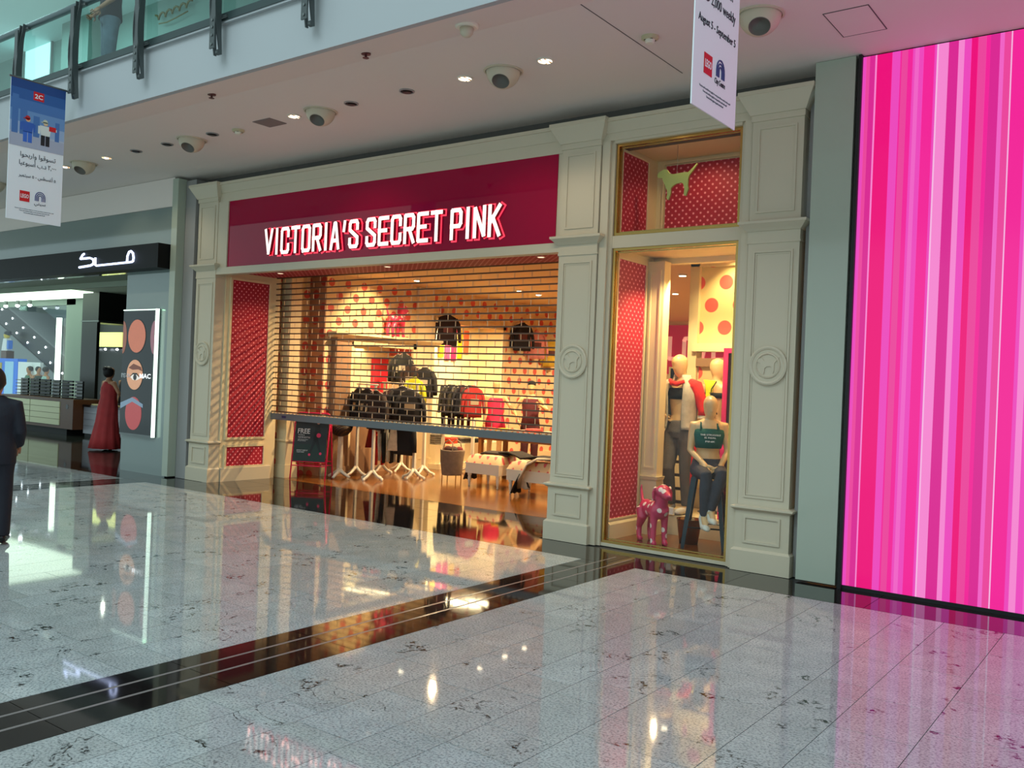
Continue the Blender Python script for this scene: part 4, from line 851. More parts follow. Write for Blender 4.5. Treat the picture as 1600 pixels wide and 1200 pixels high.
# denim and jacket rack in the middle
rack((-11.0,13.12,0),R(-5),.8,1.72,'white clothes rack of dark denim in the middle of the store')
for i in range(9):
    k='top' if i%3 else 'trousers'
    garment(k,[(40,40,52),(54,54,48),(34,34,40),(28,34,52),(60,58,50),(30,32,44),(84,36,36),(46,44,44),(150,34,36)][i],(-11.33+.09*i,13.14-.01*i,1.60),R(74+4*(i%4)),'dark garment on the middle denim rack, '+['first','second','third','fourth','fifth','sixth','seventh','eighth','last'][i]+' from the left','dark garments on the denim rack',.92,seed=60+i,trim=(150,140,120))
for i,(x,y,z,c,l) in enumerate(((XW+.12,13.3,2.98,(34,16,22),'dark plum top displayed high beside the bright niche'),(-11.5,15.75,3.0,(30,28,38),'navy top displayed high right of the bright niche'),(-11.5,16.3,2.85,(226,150,150),'pale pink top displayed right of the navy one'),(-11.5,16.9,2.7,(214,190,70),'mustard top displayed far right on the dotted wall'))):
    garment('top',c,(x,y,z),R(60),l,'tops displayed high on the dotted wall',.95,seed=80+i,trim=(90,40,46))
# standing mannequin dressed pink in the store made in the figures section
# ---------------------------------------------------------------- figures
def limb(mb,pts,rs,n=10): mb.tube(pts,rs,n)
def hand(mb,w,d,up,size=1,curl=.35,side=1):
    """palm and five fingers from wrist w along direction d; up = back-of-hand normal"""
    w=Vector(w); d=Vector(d).normalized(); up=Vector(up); up=(up-d*up.dot(d)).normalized(); s=d.cross(up)*side; L=size
    mb.tube([w,w+d*.045*L,w+d*.085*L],[(.020*L,.030*L),(.017*L,.038*L),(.013*L,.036*L)],8)
    for k,(o,l) in enumerate(((-.028,.062),(-.009,.074),(.010,.070),(.028,.054))):
        a=w+d*.08*L+s*o*L; q=a+(d*.5-up*.12*curl)*l*L; r=q+(d*.4-up*.9*curl)*l*L*.5
        mb.tube([a,q,r],[.0085*L,.0075*L,.006*L],6)
    a=w+d*.02*L-s*.026*L; q=a+(d*.5-s*.7)*.045*L; mb.tube([a,q,q+(d*.9-s*.1)*.03*L],[.012*L,.010*L,.008*L],6)
def body(name,parent,m,P,vox=.014,head=True,fem=True,face=False):
    """P: joint dict in local coords: pelvis, waist, chest, neck, head, shL, elL, wrL, hipL, knL, anL, toeL (and R)"""
    mb=MB(); V=Vector; g=lambda k:V(P[k])
    sx=(g('shR')-g('shL')).normalized()
    def ring(c,a,b,sd): return (V(c),a,b,sd)
    def loft(rs,n=16):
        vs=[];fs=[]
        for i,(c,a,b,sd) in enumerate(rs):
            d=(rs[min(i+1,len(rs)-1)][0]-rs[max(i-1,0)][0]).normalized(); u=(sd-d*sd.dot(d)).normalized(); w=d.cross(u)
            for k in range(n): t=2*PI*k/n; vs.append(c+u*a*math.cos(t)+w*b*math.sin(t))
        for i in range(len(rs)-1):
            for k in range(n): k2=(k+1)%n; fs.append((i*n+k,i*n+k2,(i+1)*n+k2,(i+1)*n+k))
        fs.append(tuple(range(n-1,-1,-1))); fs.append(tuple((len(rs)-1)*n+k for k in range(n))); mb.add(vs,fs)
    hs=(g('hipR')-g('hipL')).normalized()
    W=1 if fem else 1.12
    pl,wa,ch,ne=g('pelvis'),g('waist'),g('chest'),g('neck')
    loft([ring(pl-(wa-pl)*.45,.09*W,.07,hs),ring(pl-(wa-pl)*.25,.155*W,.105,hs),ring(pl,.165*W if fem else .17,.11,hs),ring(pl.lerp(wa,.6),.135*W,.095,hs),ring(wa,.118*W*(1 if fem else 1.1),.088,hs),ring(wa.lerp(ch,.6),.140*W,.10,sx),ring(ch,.155*W,.108,sx),ring(ch.lerp(ne,.6),.165*W,.09,sx),ring(ch.lerp(ne,.86),.12*W,.07,sx),ring(ne,.058,.055,sx)])
    hd=g('head'); up=(hd-ne).normalized(); fw=g('face') if 'face' in P else V((0,-1,0)); fw=(fw-up*fw.dot(up)).normalized(); sd=fw.cross(up)
    if head:
        loft([ring(ne-up*.02,.052,.052,sd),ring(ne.lerp(hd,.45),.046,.05,sd)],12)
        c=hd
        loft([ring(c-up*.125+fw*.035,.028,.03,sd),ring(c-up*.10+fw*.03,.05,.058,sd),ring(c-up*.05+fw*.012,.066,.082,sd),ring(c,.074,.094,sd),ring(c+up*.05-fw*.004,.074,.096,sd),ring(c+up*.09-fw*.008,.056,.074,sd),ring(c+up*.115-fw*.008,.02,.028,sd)],16)
        if face:
            for q in (-1,1): mb.ball(tuple(c+sd*q*.077-up*.01),.012,.02,.03,8,6)
        mb.tube([c+fw*.088-up*.0,c+fw*.102-up*.03],[.010,.014],6)
        mb.tube([c+fw*.084-up*.065-sd*.02,c+fw*.088-up*.065+sd*.02],[.007,.007],6)
    for s in 'LR':
        sh,el,wr=g('sh'+s),g('el'+s),g('wr'+s)
        limb(mb,[ch.lerp(ne,.62)+(sh-ch.lerp(ne,.62))*.4,sh,sh.lerp(el,.35),el,el.lerp(wr,.3),wr],[.055*W,.056*W,.044*W,.036*W,.036*W,.025*W])
        hp,kn,an,to=g('hip'+s),g('kn'+s),g('an'+s),g('toe'+s)
        limb(mb,[hp+(pl-hp)*.2,hp,hp.lerp(kn,.4),kn,kn.lerp(an,.3),an],[.085,.092,.078,.052,.056,.034])
        limb(mb,[an+(an-to)*.25+V((0,0,-.03)),an.lerp(to,.5)+V((0,0,-.01)),to],[(.034,.034),(.036,.03),(.032,.018)])
    o=mb.build(name,m,parent); remesh(o,vox,2)
    for s in 'LR':
        hm=MB(); el,wr=g('el'+s),g('wr'+s); d=P.get('hd'+s) or (wr-el).normalized(); hand(hm,wr,d,P.get('hu'+s,(1 if s=='R' else -1,0,0)),1,side=1 if s=='R' else -1)
        hm.build('hand',m,o,smooth=True)
    return o
def shell(name,parent,m,chains,vox=.012,sm=1,loc=None):
    mb=MB()
    for pts,rs in chains: mb.tube(pts,rs,12)
    o=mb.build(name,m,parent); remesh(o,vox,sm); return o
def stand(**k):
    P=dict(pelvis=(0,0,.93),waist=(0,0,1.09),chest=(0,0,1.30),neck=(0,.01,1.49),head=(0,-.01,1.635),shL=(-.175,0,1.41),elL=(-.21,.03,1.14),wrL=(-.22,-.03,.88),shR=(.175,0,1.41),elR=(.21,.03,1.14),wrR=(.22,-.03,.88),
      hipL=(-.09,0,.88),knL=(-.095,-.01,.49),anL=(-.10,.02,.09),toeL=(-.11,-.15,.025),hipR=(.09,0,.88),knR=(.095,-.01,.49),anR=(.10,.02,.09),toeR=(.11,-.15,.025))
    P.update(k); return P
V=Vector
def legs_cloth(P,name,parent,m,r=(.105,.098,.075,.062,.055),frac=1.0,vox=.012):
    ch=[]
    pl,wa=V(P['pelvis']),V(P['waist'])
    for s in 'LR':
        hp,kn,an=V(P['hip'+s]),V(P['kn'+s]),V(P['an'+s]); an=kn.lerp(an,frac)
        ch.append(([hp+V((0,0,.04)),hp,hp.lerp(kn,.45),kn,an],[r[0]*.9,r[0],r[1]*.9,r[2],r[4]]))
    ch.append(([pl+(wa-pl)*.35,pl,pl-(wa-pl)*.3],[(.125,.155),(.125,.18),(.10,.14)]))
    mb=MB()
    for pts,rs in ch[:2]: mb.tube(pts,rs,12)
    mb.secs([(pl.x,pl.y,pl.z-.10,.15,.11),(pl.x,pl.y,pl.z-.03,.178,.125),(pl.x,pl.y,pl.z+.06,.165,.115),(pl.x,pl.y,pl.z+.10,.155,.108)],18)
    o=mb.build(name,m,parent); remesh(o,vox,2); return o
def shoe(parent,P,s,m,name='shoe',sole=None):
    an,to=V(P['an'+s]),V(P['toe'+s]); d=(to-an); d.z=0; d.normalize(); z0=min(an.z-.06,to.z)
    o=MB().tube([an+V((0,0,.03)),an+V((0,0,-.03))-d*.02,V((an.x,an.y,to.z+.02))+d*.04,to+V((0,0,.015)),to+d*.03],[(.04,.04),(.043,.045),(.044,.042),(.042,.03),(.02,.015)],10).build(name,m,parent,smooth=True); return o
def mannequin_stand_base(parent): MB().lathe([(.16,0),(.16,.008),(.15,.012)],28).build('base_plate',STEEL,parent)
SCL=1.03
# -- mannequin in grey tracksuit with red stripe
t=thing('mannequin','standing mannequin in a grey track jacket with red sleeves and striped track pants','mannequin',(-4.65,9.56,.27),R(-8),'window mannequins',1.05)
P=stand(elR=(.25,.06,1.15),wrR=(.25,-.0,.90),elL=(-.33,.05,1.20),wrL=(-.16,-.10,1.08),knL=(-.08,-.10,.50),anL=(-.10,.02,.10),toeL=(-.12,-.13,.02),face=(-.35,-1,0),hdL=(.5,.1,-.3),neck=(0,.01,1.49),head=(-.02,-.03,1.64))
body('figure',t,MANNQ,P); 
GREYC=fab((136,126,116)); LTG=fab((186,176,160)); REDC=fab((222,36,38)); BLK=fab((20,18,20))
legs_cloth(P,'track_pants',t,fab((96,88,84)))
MB().tube([V(P['hipR'])+V((.09,-.02,.07)),V(P['hipR'])+V((.104,-.02,-.02)),V(P['hipR']).lerp(V(P['knR']),.5)+V((.083,-.0,0)),V(P['knR'])+V((.068,0,0)),V(P['anR'])+V((.052,0,.02))],[(.035,.018)]*5,8).build('red_side_stripe',REDC,t,smooth=True)
mb=MB(); mb.secs([(0,0,1.26,.148,.112),(0,-.004,1.31,.165,.128),(0,0,1.37,.165,.112),(0,0,1.385,.15,.10)],20); mb.build('bra_top',BLK,t,smooth=True)
mb=MB() # open jacket: partial shell around the back and sides
def openshell(name,zs,a0,a1,m,parent,th=.012,cx=0,cy=0):
    n=18; vs=[];fs=[]
    for (z,a,b) in zs:
        for k in range(n+1):
            tt=a0+(a1-a0)*k/n; vs.append((cx+a*math.cos(tt),cy+b*math.sin(tt),z))
    for i in range(len(zs)-1):
        for k in range(n): fs.append((i*(n+1)+k,i*(n+1)+k+1,(i+1)*(n+1)+k+1,(i+1)*(n+1)+k))
    o=MB().add(vs,fs).build(name,m,parent,smooth=True); s=o.modifiers.new('s','SOLIDIFY'); s.thickness=th; s.offset=1; return o
openshell('jacket_body',[(.93,.195,.145),(.96,.185,.14),(1.05,.175,.135),(1.2,.18,.14),(1.33,.195,.14),(1.42,.175,.115),(1.47,.10,.085),(1.53,.085,.08)],R(-62),R(238),LTG,t)
for s in 'LR':
    sh,el,wr=V(P['sh'+s]),V(P['el'+s]),V(P['wr'+s])
    o=MB().tube([V((sh.x*.6,0,1.42)),sh,sh.lerp(el,.5),el,el.lerp(wr,.25)],[.075,.078,.068,.062,.055],12).build('red_sleeve' if s=='R' else 'grey_sleeve',REDC if s=='R' else LTG,t,smooth=True); puff(o,.006,14,3)
MB().lathe([(.058,0),(.05,.035)],12,tuple(V(P['elR']).lerp(V(P['wrR']),.27)-V((0,0,.02)))).build('cuff',LTG,t)
o=MB().tube([(-.10,-.09,1.47),(-.05,-.13,1.44),(.02,-.135,1.43),(.09,-.09,1.46)],[.02,.028,.028,.02],8).build('red_hood_lining',REDC,t,smooth=True); puff(o,.006,20,1)
for s in 'LR': shoe(t,P,s,fab((206,200,190)))
mannequin_stand_base(t)
MB().box(-.02,.09,-.215,-.18,.01,.08).build('shoe_box_tag',WHITEP,t)
# -- mannequin in yellow racerback
t=thing('mannequin','mannequin with its back turned in a bright yellow racerback tank top','mannequin',(-4.40,9.96,.27),R(165),'window mannequins',1.04)
P=stand(elR=(.23,.03,1.14),wrR=(.21,-.03,.9),face=(-.8,-1,0))
body('figure',t,MANNQ,P)
legs_cloth(P,'leggings',t,BLK,r=(.10,.09,.062,.05,.042))
YEL=fab((226,232,40))
mb=MB(); mb.secs([(0,0,1.30,.162,.118),(0,0,1.335,.17,.122),(0,0,1.36,.166,.115)],20); mb.build('bra_strap',BLK,t,smooth=True)
openshell('tank_front',[(.92,.19,.14),(1.05,.165,.13),(1.2,.165,.13),(1.36,.172,.125)],R(150),R(390),YEL,t)
mb=MB(); mb.tube([(0,.118,1.50),(0,.124,1.44),(0,.137,1.34),(0,.14,1.2),(0,.142,.94)],[(.075,.006),(.05,.006),(.033,.006),(.05,.006),(.11,.006)],10); o=mb.build('racerback_panel',YEL,t,smooth=True)
for v in o.data.vertices: pass
mb=MB(); mb.tube([(-.075,.10,1.49),(-.04,.14,1.40),(-.036,.148,1.32),(-.09,.142,1.2),(-.12,.125,1.12)],.006,6).tube([(.075,.10,1.49),(.04,.14,1.40),(.036,.148,1.32),(.09,.142,1.2),(.12,.125,1.12)],.006,6).build('black_piping',BLK,t,smooth=True)
text('back_lettering','PINK PINK',(-.018,.150,1.36),(0,0,-1),(-1,0,0) if False else (-1,0,0),.036,INK,t,ext=.002,width=.34)
for s in 'LR': shoe(t,P,s,fab((206,200,190)))
mannequin_stand_base(t)
# -- seated mannequin on the metal stool
SX,SY=-4.0,8.90
t=thing('mannequin','seated mannequin in a green cropped sports top and dark leggings on the metal stool','mannequin',(SX,SY,.04),R(32),'window mannequins')
P=dict(pelvis=(0,.02,.865),waist=(0,.02,1.02),chest=(0,-.0,1.20),neck=(0,-.01,1.37),head=(.0,-.05,1.50),shL=(-.165,-.0,1.29),elL=(-.19,-.02,1.03),wrL=(-.04,-.24,.88),shR=(.165,0,1.29),elR=(.20,-.03,1.03),wrR=(.09,-.24,.87),
 hipL=(-.09,0,.83),knL=(-.06,-.36,.80),anL=(-.06,-.30,.38),toeL=(-.04,-.42,.25),hipR=(.09,0,.83),knR=(.10,-.36,.82),anR=(.01,-.33,.44),toeR=(.03,-.43,.32),face=(.1,-1,-.12),hdL=(.9,-.2,-.3),hdR=(-.9,-.3,-.3),huL=(0,-.5,1),huR=(0,-.5,1))
body('figure',t,MANNQ,P)
mb=MB(); mb.secs([(0,.0,1.06,.136,.103),(0,-.005,1.14,.155,.118),(0,-.008,1.2,.168,.127),(0,-.005,1.25,.165,.115),(0,0,1.275,.135,.09)],20).build('crop_top',fab((18,84,74)),t,smooth=True)
for q in (-1,1): MB().tube([(q*.09,-.09,1.24),(q*.085,-.06,1.315),(q*.07,.0,1.345),(q*.05,.08,1.30)],[(.025,.01)]*4,8).build('shoulder_strap',fab((18,84,74)),t,smooth=True)
for i,(s,z,w) in enumerate((('THE STRUGGLE',1.195,.21),('IS REAL',1.165,.12),('PINK',1.125,.10))): text('chest_lettering',s,(0,-.139,z),(1,0,0),(0,0,1),.018,WHITEP,t,ext=.008,width=w,align='CENTER')
mb=MB()
for s in 'LR':
    hp,kn,an=V(P['hip'+s]),V(P['kn'+s]),V(P['an'+s]); mb.tube([hp+V((0,.05,.02)),hp,hp.lerp(kn,.5),kn+V((0,-.01,0)),kn.lerp(an,.35),an],[.08,.10,.084,.062,.062,.042],12)
mb.secs([(0,.02,.78,.15,.13),(0,.02,.86,.175,.125),(0,.02,.95,.15,.105)],18)
o=mb.build('leggings',fab((62,60,68)),t); remesh(o,.013,2)
for s in 'LR': shoe(t,P,s,fab((226,220,208)),'sneaker')
# metal stool
GUN=mat('gunmetal',(58,62,66),.3,.85)
t=thing('metal_stool','tall dark metal stool with splayed legs under the seated mannequin','stool',(SX,SY,.05),R(20))
MB().frus((-.15,.15,-.15,.15,.735),(-.145,.145,-.145,.145,.765)).build('seat',GUN,t,bevel=.008)
for sx in (-1,1):
    for sy in (-1,1): MB().add([(sx*.21-.018,sy*.21-.018,0),(sx*.21+.018,sy*.21-.018,0),(sx*.21+.018,sy*.21+.018,0),(sx*.21-.018,sy*.21+.018,0),(sx*.125-.028,sy*.125-.028,.74),(sx*.125+.028,sy*.125-.028,.74),(sx*.125+.028,sy*.125+.028,.74),(sx*.125-.028,sy*.125+.028,.74)],[(3,2,1,0),(4,5,6,7),(0,1,5,4),(1,2,6,5),(2,3,7,6),(3,0,4,7)]).build('leg',GUN,t)
for a in range(4):
    c=math.cos(a*PI/2); s=math.sin(a*PI/2); MB().tube([(c*.185-s*.185,s*.185+c*.185,.22),(c*.185+s*.185,s*.185-c*.185,.22)],.009,6).build('rung',GUN,t)
t=thing('metal_bucket','shiny metal bucket on the window floor beside the stool','bucket',(-4.22,8.98,.05)); MB().lathe([(.09,0),(.10,.005),(.135,.26),(.14,.265),(.132,.26),(.095,.02)],24,cap=False).build('pail',mat('bucket_metal',(150,120,80),.2,.9),t,smooth=True); MB().tube([(.138*math.cos(a),.0,.25-.12*math.sin(a)) for a in [PI*k/8 for k in range(9)]],.004,6).build('handle',STEEL,t)
# -- polka dot dog statues
def dog(loc,rz,s,label,base,dots):
    t=thing('dog_statue',label,'statue',loc,rz,'polka dot dog statues' if False else None,s)
    if 'group' in t: del t['group']
    mb=MB()
    mb.tube([(-.22,0,.33),(-.18,0,.345),(-.05,0,.34),(.08,0,.35),(.17,0,.37),(.21,0,.40)],[.055,.088,.082,.095,.098,.07],14)
    mb.tube([(.15,0,.38),(.19,0,.46),(.21,0,.52)],[.085,.065,.06],12)
    mb.ball((.22,0,.555),.085,.075,.072,14,9)
    mb.tube([(.24,0,.545),(.31,0,.525),(.365,0,.515)],[.06,.045,.036],10)
    mb.ball((.38,0,.525),.018,.02,.016,8,6)
    for sy in (-1,1):
        mb.tube([(.14,sy*.055,.36),(.145,sy*.06,.2),(.15,sy*.062,.05),(.17,sy*.062,.022)],[.05,.034,.028,.032],10); mb.tube([(.13,sy*.062,.02),(.20,sy*.062,.02)],[.026,.024],8)
        mb.tube([(-.17,sy*.05,.34),(-.14,sy*.062,.25),(-.21,sy*.062,.14),(-.20,sy*.062,.03)],[.07,.055,.032,.028],10); mb.tube([(-.21,sy*.062,.02),(-.14,sy*.062,.02)],[.026,.024],8)
        mb.tube([(.20,sy*.075,.60),(.19,sy*.095,.54),(.205,sy*.098,.46)],[(.016,.03),(.014,.04),(.01,.028)],8)
    mb.tube([(-.24,0,.36),(-.30,0,.43),(-.33,0,.52),(-.325,0,.57)],[.026,.02,.015,.01],8)
    o=mb.build('body',base,t); remesh(o,.011,2)
    # painted round spots: thin discs lying on the body surface
    bm=bmesh.new(); bm.from_mesh(o.data); from mathutils.bvhtree import BVHTree; bv=BVHTree.FromBMesh(bm)
    for p in dots:
        hit=bv.find_nearest(V(p))
        if hit[0] is None: continue
        c,n_=hit[0],hit[1]; u=n_.orthogonal().normalized(); w=n_.cross(u); r=.026
        ring_=[]; 
        vs=[c+n_*.003]
        for rr,kk in ((.5,10),(1,10)):
            for k in range(kk):
                a=2*PI*k/kk; q=c+(u*math.cos(a)+w*math.sin(a))*r*rr; h=bv.find_nearest(q); vs.append(h[0]+h[1]*.0025)
        fs=[(0,1+k,1+(k+1)%10) for k in range(10)]+[(1+k,11+k,11+(k+1)%10,1+(k+1)%10) for k in range(10)]
        MB().add(vs,fs).build('spot',mat('spot_white',(240,214,206),.4),t,smooth=True)
    bm.free(); return t
DP=[(.2,-.1,.62),(.28,-.08,.60),(.25,.1,.62),(.12,-.12,.45),(.05,-.1,.40),(.22,-.12,.42),(.27,-.05,.38),(.27,.05,.30),(.0,-.12,.3),(-.08,-.1,.42),(-.16,-.12,.38),(-.24,-.08,.42),(-.2,-.12,.28),(.14,-.12,.2),(.17,.02,.16),(-.22,-.1,.12),(.2,.1,.1),(.1,.12,.4),(-.1,.12,.4),(-.3,0,.36),(.22,0,.66),(.16,-.1,.05),(.31,-.05,.58),(-.05,0,.45),(.1,0,.48)]
PINKD=mat('statue_pink',(206,52,92),.35,coat=.4)
dog((-4.50,8.68,.05),R(-38),1.04,'crimson pink dog statue with white spots and raised tail on the window floor',PINKD,DP)
dog((-11.50,11.85,2.46),R(100),.95,'pink spotted dog statue standing on the ledge above the clothes racks',PINKD,DP[:12])
# -- store mannequins (in the far store)
t=thing('mannequin','pink-dressed mannequin standing behind the long table','mannequin',(-10.8,14.0,0),R(40),'store mannequins')
P=stand(elR=(.30,-.05,1.22),wrR=(.42,-.2,1.05)); body('figure',t,MANNQ,P,.018); MB().secs([(0,0,.72,.23,.19),(0,0,.95,.19,.14),(0,0,1.1,.15,.115),(0,0,1.3,.17,.125),(0,0,1.40,.15,.10)],18,wav=.03).build('pink_dress',fab((216,40,84)),t,smooth=True); mannequin_stand_base(t)
t=thing('mannequin','mannequin in a maroon outfit and dark cap right of the pink-dressed one','mannequin',(-9.95,14.0,0),R(30),'store mannequins')
P=stand(elR=(.32,-.02,1.2),wrR=(.20,-.2,1.3),elL=(-.32,.0,1.2),wrL=(-.22,-.15,1.0)); body('figure',t,MANNQ,P,.018); legs_cloth(P,'maroon_leggings',t,fab((70,26,34)),vox=.016)
MB().secs([(0,0,.92,.185,.13),(0,0,1.1,.15,.115),(0,0,1.3,.175,.128),(0,0,1.42,.165,.10)],18).build('maroon_top',fab((84,30,40)),t,smooth=True); MB().ball((0,0,1.70),.085,.105,.07,14,8).build('dark_cap',BLK,t,smooth=True); mannequin_stand_base(t)
# -- people
def hair(parent,c,r,m,label=None):
    o=MB().ball(c,*r,18,12).build('hair',m,parent,smooth=True); puff(o,.008,12); return o
SKIN=mat('skin_tan',(176,122,88),.5); HAIR=mat('hair_black',(20,15,13),.6)
# man at left edge, dark navy suit
t=thing('person','man in a dark navy suit seen from behind at the left edge','person',(-8.87,3.86,0),R(236),None,.93)
P=stand(shL=(-.185,0,1.405),shR=(.185,0,1.405),elL=(-.235,.02,1.14),wrL=(-.20,-.12,.98),elR=(.235,.02,1.14),wrR=(.20,-.12,.94),knR=(.10,0,.49))
body('figure',t,SKIN,P,fem=False,face=True)
SUIT=mat('navy_suit',(20,22,34),.8,bump=.2,bump_scale=20)
legs_cloth(P,'trousers',t,SUIT,r=(.115,.105,.088,.075,.075))
mb=MB(); mb.secs([(0,0,.80,.205,.15),(0,0,.95,.205,.15),(0,0,1.12,.185,.135),(0,0,1.3,.215,.145),(0,0,1.40,.215,.12),(0,0,1.46,.13,.09),(0,.005,1.50,.075,.07)],20)
for s in 'LR':
    sh,el,wr=V(P['sh'+s]),V(P['el'+s]),V(P['wr'+s]); mb.tube([V((sh.x*.5,0,1.42)),sh,sh.lerp(el,.5),el,el.lerp(wr,.9)],[.06,.07,.064,.058,.05],12)
o=mb.build('jacket',SUIT,t); remesh(o,.014,3)
hair(t,(0,.028,1.655),(.088,.104,.125),HAIR)
for s in 'LR': shoe(t,P,s,BLACK)
# woman in the long red dress at the cosmetics counter
t=thing('person','woman in a long red sleeveless dress seen from behind at the cosmetics counter','person',(-17.62,9.85,0),R(180),None,.97)
P=stand(shL=(-.19,0,1.41),shR=(.19,0,1.41),elL=(-.33,-.04,1.20),wrL=(-.24,-.24,1.08),elR=(.33,-.02,1.17),wrR=(.26,-.20,1.0))
body('figure',t,SKIN,P,face=True); hair(t,(0,.03,1.645),(.10,.112,.125),HAIR); MB().ball((0,.10,1.71),.06,.055,.055,12,8).build('hair_bun',HAIR,t,smooth=True)
DR=mat('dress_red',(170,44,46),.75,noise_amt=.35,noise_scale=5)
mb=MB(); mb.secs([(0,.03,.04,.37,.31),(0,.03,.3,.31,.26),(0,.02,.6,.25,.21),(0,.01,.9,.25,.18),(0,0,1.1,.205,.145),(0,0,1.3,.205,.145),(0,0,1.38,.17,.11),(0,0,1.44,.12,.09)][::-1],36,wav=.07,wn=10); mb.build('red_dress',DR,t,smooth=True)
for s in 'LR': shoe(t,P,s,BLACK,'sandal')
# person upstairs
t=thing('person','person in dark top and grey-blue trousers behind the upper balcony glass','person',(-11.05,6.0,5.2),R(-20))
P=stand(wrR=(.20,-.16,.95),wrL=(-.16,-.16,.98)); body('figure',t,SKIN,P,face=True,vox=.018); legs_cloth(P,'trousers',t,fab((96,112,124)),vox=.016)
MB().secs([(0,0,.9,.19,.14),(0,0,1.1,.165,.125),(0,0,1.3,.19,.135),(0,0,1.44,.15,.10)],18).build('dark_top',fab((36,40,46)),t,smooth=True); hair(t,(0,.015,1.67),(.09,.11,.10),HAIR)
for s in 'LR': shoe(t,P,s,BLACK)
# cosmetics staff
for (x,y,rz,l,c) in ((-21.3,12.1,R(20),'shop assistant with dark hair standing behind the cosmetics counter',(30,26,30)),(-20.4,12.3,R(0),'shop assistant in a cream top behind the counter beside the red dress',(226,214,180))):
    t=thing('person',l,'person',(x,y+.25,0),rz,None,.95); P=stand(); body('figure',t,SKIN,P,.02,face=True); legs_cloth(P,'trousers',t,BLK,vox=.02)
    MB().secs([(0,0,.88,.2,.15),(0,0,1.1,.17,.13),(0,0,1.3,.195,.14),(0,0,1.44,.14,.10)],16).build('blouse',fab(c),t,smooth=True); hair(t,(0,.02,1.67),(.095,.11,.10),HAIR)
# ---------------------------------------------------------------- cosmetics shop at left
MACG=mat('clad_grey',(120,134,130),.10,spec=.6,coat=.5)
struct('wall_cosmetics',MB().box(-14.14,-12.84,8.15,8.35,0,3.30),MACG)
struct('wall_cosmetics_top',MB().box(-26,-12.84,8.15,8.35,3.30,4.28),MACG)
struct('wall_bulkhead',MB().box(-26,-12.84,8.13,8.5,4.28,4.735),CEIL)
struct('wall_partition_left',MB().box(-14.16,-12.80,8.36,14,0,3.6),mat('part_black',(24,24,24),.5))
struct('ceiling_cosmetics',MB().box(-34,-12.8,8.36,13.3,3.60,3.7),mat('mac_ceiling',(214,224,200),.7))
struct('trim_sofit_edge',MB().box(-26,-14.14,8.35,9.0,3.30,3.36).box(-26,-14.14,8.96,9.02,3.20,3.6),mat('soffit_green',(150,160,140),.6))
sg=thing('shop_sign','long black sign box with lit white Arabic letters over the cosmetics shop','sign',(-12.86,7.9,3.285))
MB().box(-13,0,.0,.25,0,.385).build('sign_box',mat('sign_black',(7,7,10),.5,spec=.2),sg)
L=mat('letter_white_glow',(200,214,255),.4,emit=3.2)
# hand-drawn strokes of the script sign
def st(pts,r=.018): return MB().tube([(x,-.012,z) for x,z in pts],r,6)
x0=-2.38
st([(x0+.02,.10),(x0+.38,.115),(x0+.46,.13),(x0+.49,.17),(x0+.46,.22),(x0+.36,.245),(x0+.05,.245)]).build('letter',L,sg)
st([(x0+.05,.245),(x0+.12,.31),(x0+.17,.325)]).build('letter',L,sg)
st([(x0+.54,.24),(x0+.54,.12),(x0+.58,.105),(x0+1.66,.115),(x0+1.70,.13),(x0+1.71,.18),(x0+1.69,.25),(x0+1.63,.29),(x0+1.57,.28),(x0+1.53,.22),(x0+1.52,.12)]).build('letter',L,sg)
# advert light box
ad=thing('advert_lightbox','tall lit cosmetics advert with ovals of powder and an eye','advert',(-13.62,8.146,.60))
MB().box(-.47,.50,-.06,0,0,2.06).build('light_case',STEEL,ad)
MB().box(-.46,.47,-.068,-.06,.03,2.03).build('poster',mat('ad_dark',(15,18,22),.12,emit=.3,noise_amt=.8,noise_scale=2.5),ad)
MB().box(.475,.505,-.072,-.02,.0,2.06).box(-.47,.505,-.072,-.02,2.04,2.055).build('light_edge',mat('edge_light',(226,255,236),emit=1.6),ad)
def oval(cx,cz,rx,rz,m,y=-0.0710,name='print_oval'): return MB().prism([(cx+rx*math.cos(2*PI*k/28),cz+rz*math.sin(2*PI*k/28)) for k in range(28)],y,y+.003).build(name,m,ad)
AD=lambda n,c,e=.32: mat('ad_'+n,c,.3,emit=e,noise_amt=.1,noise_scale=30)
oval(-.04,1.62,.27,.285,AD('rim',(20,18,20),.05)); oval(-.04,1.62,.255,.27,AD('peach',(206,116,88)),-0.0730)
oval(-.06,.99,.245,.255,AD('rim',(20,18,20),.05)); oval(-.06,.99,.235,.245,AD('face',(226,160,122)),-0.0730)
oval(-.06,.36,.24,.27,AD('rose',(176,70,72),.4)); 
for cx,c in ((-.455,(150,90,70)),(.465,(150,100,110))):
    MB().prism([(cx+(.11 if cx<0 else -.11)*math.sin(PI*k/12),1.60+.27*math.cos(PI*k/12)) for k in range(13)],-0.0710,-.068).build('print_oval',AD('s%d'%int(c[0]+c[2]),c,.35),ad)
MB().prism([(-.24,1.10),(-.1,1.17),(.12,1.12),(.165,1.05),(.05,1.08),(-.12,1.07)],-0.0755,-0.0740).build('print_brow',AD('brow',(120,64,44),.3),ad)
MB().prism([(-.18,.95),(-.10,1.0),(.0,1.0),(.10,.93),(.0,.90),(-.1,.905)],-0.0755,-0.0740).build('print_eye',AD('eye',(236,224,214),.5),ad)
oval(-.04,.95,.05,.048,AD('iris',(40,34,40),.1),-0.0780,'print_iris'); MB().prism([(-.20,.95),(-.1,1.02),(.01,1.02),(.13,.93),(.0,.995),(-.1,.995)],-0.0790,-0.0760).build('print_lash',AD('lash',(16,12,12),.05),ad)
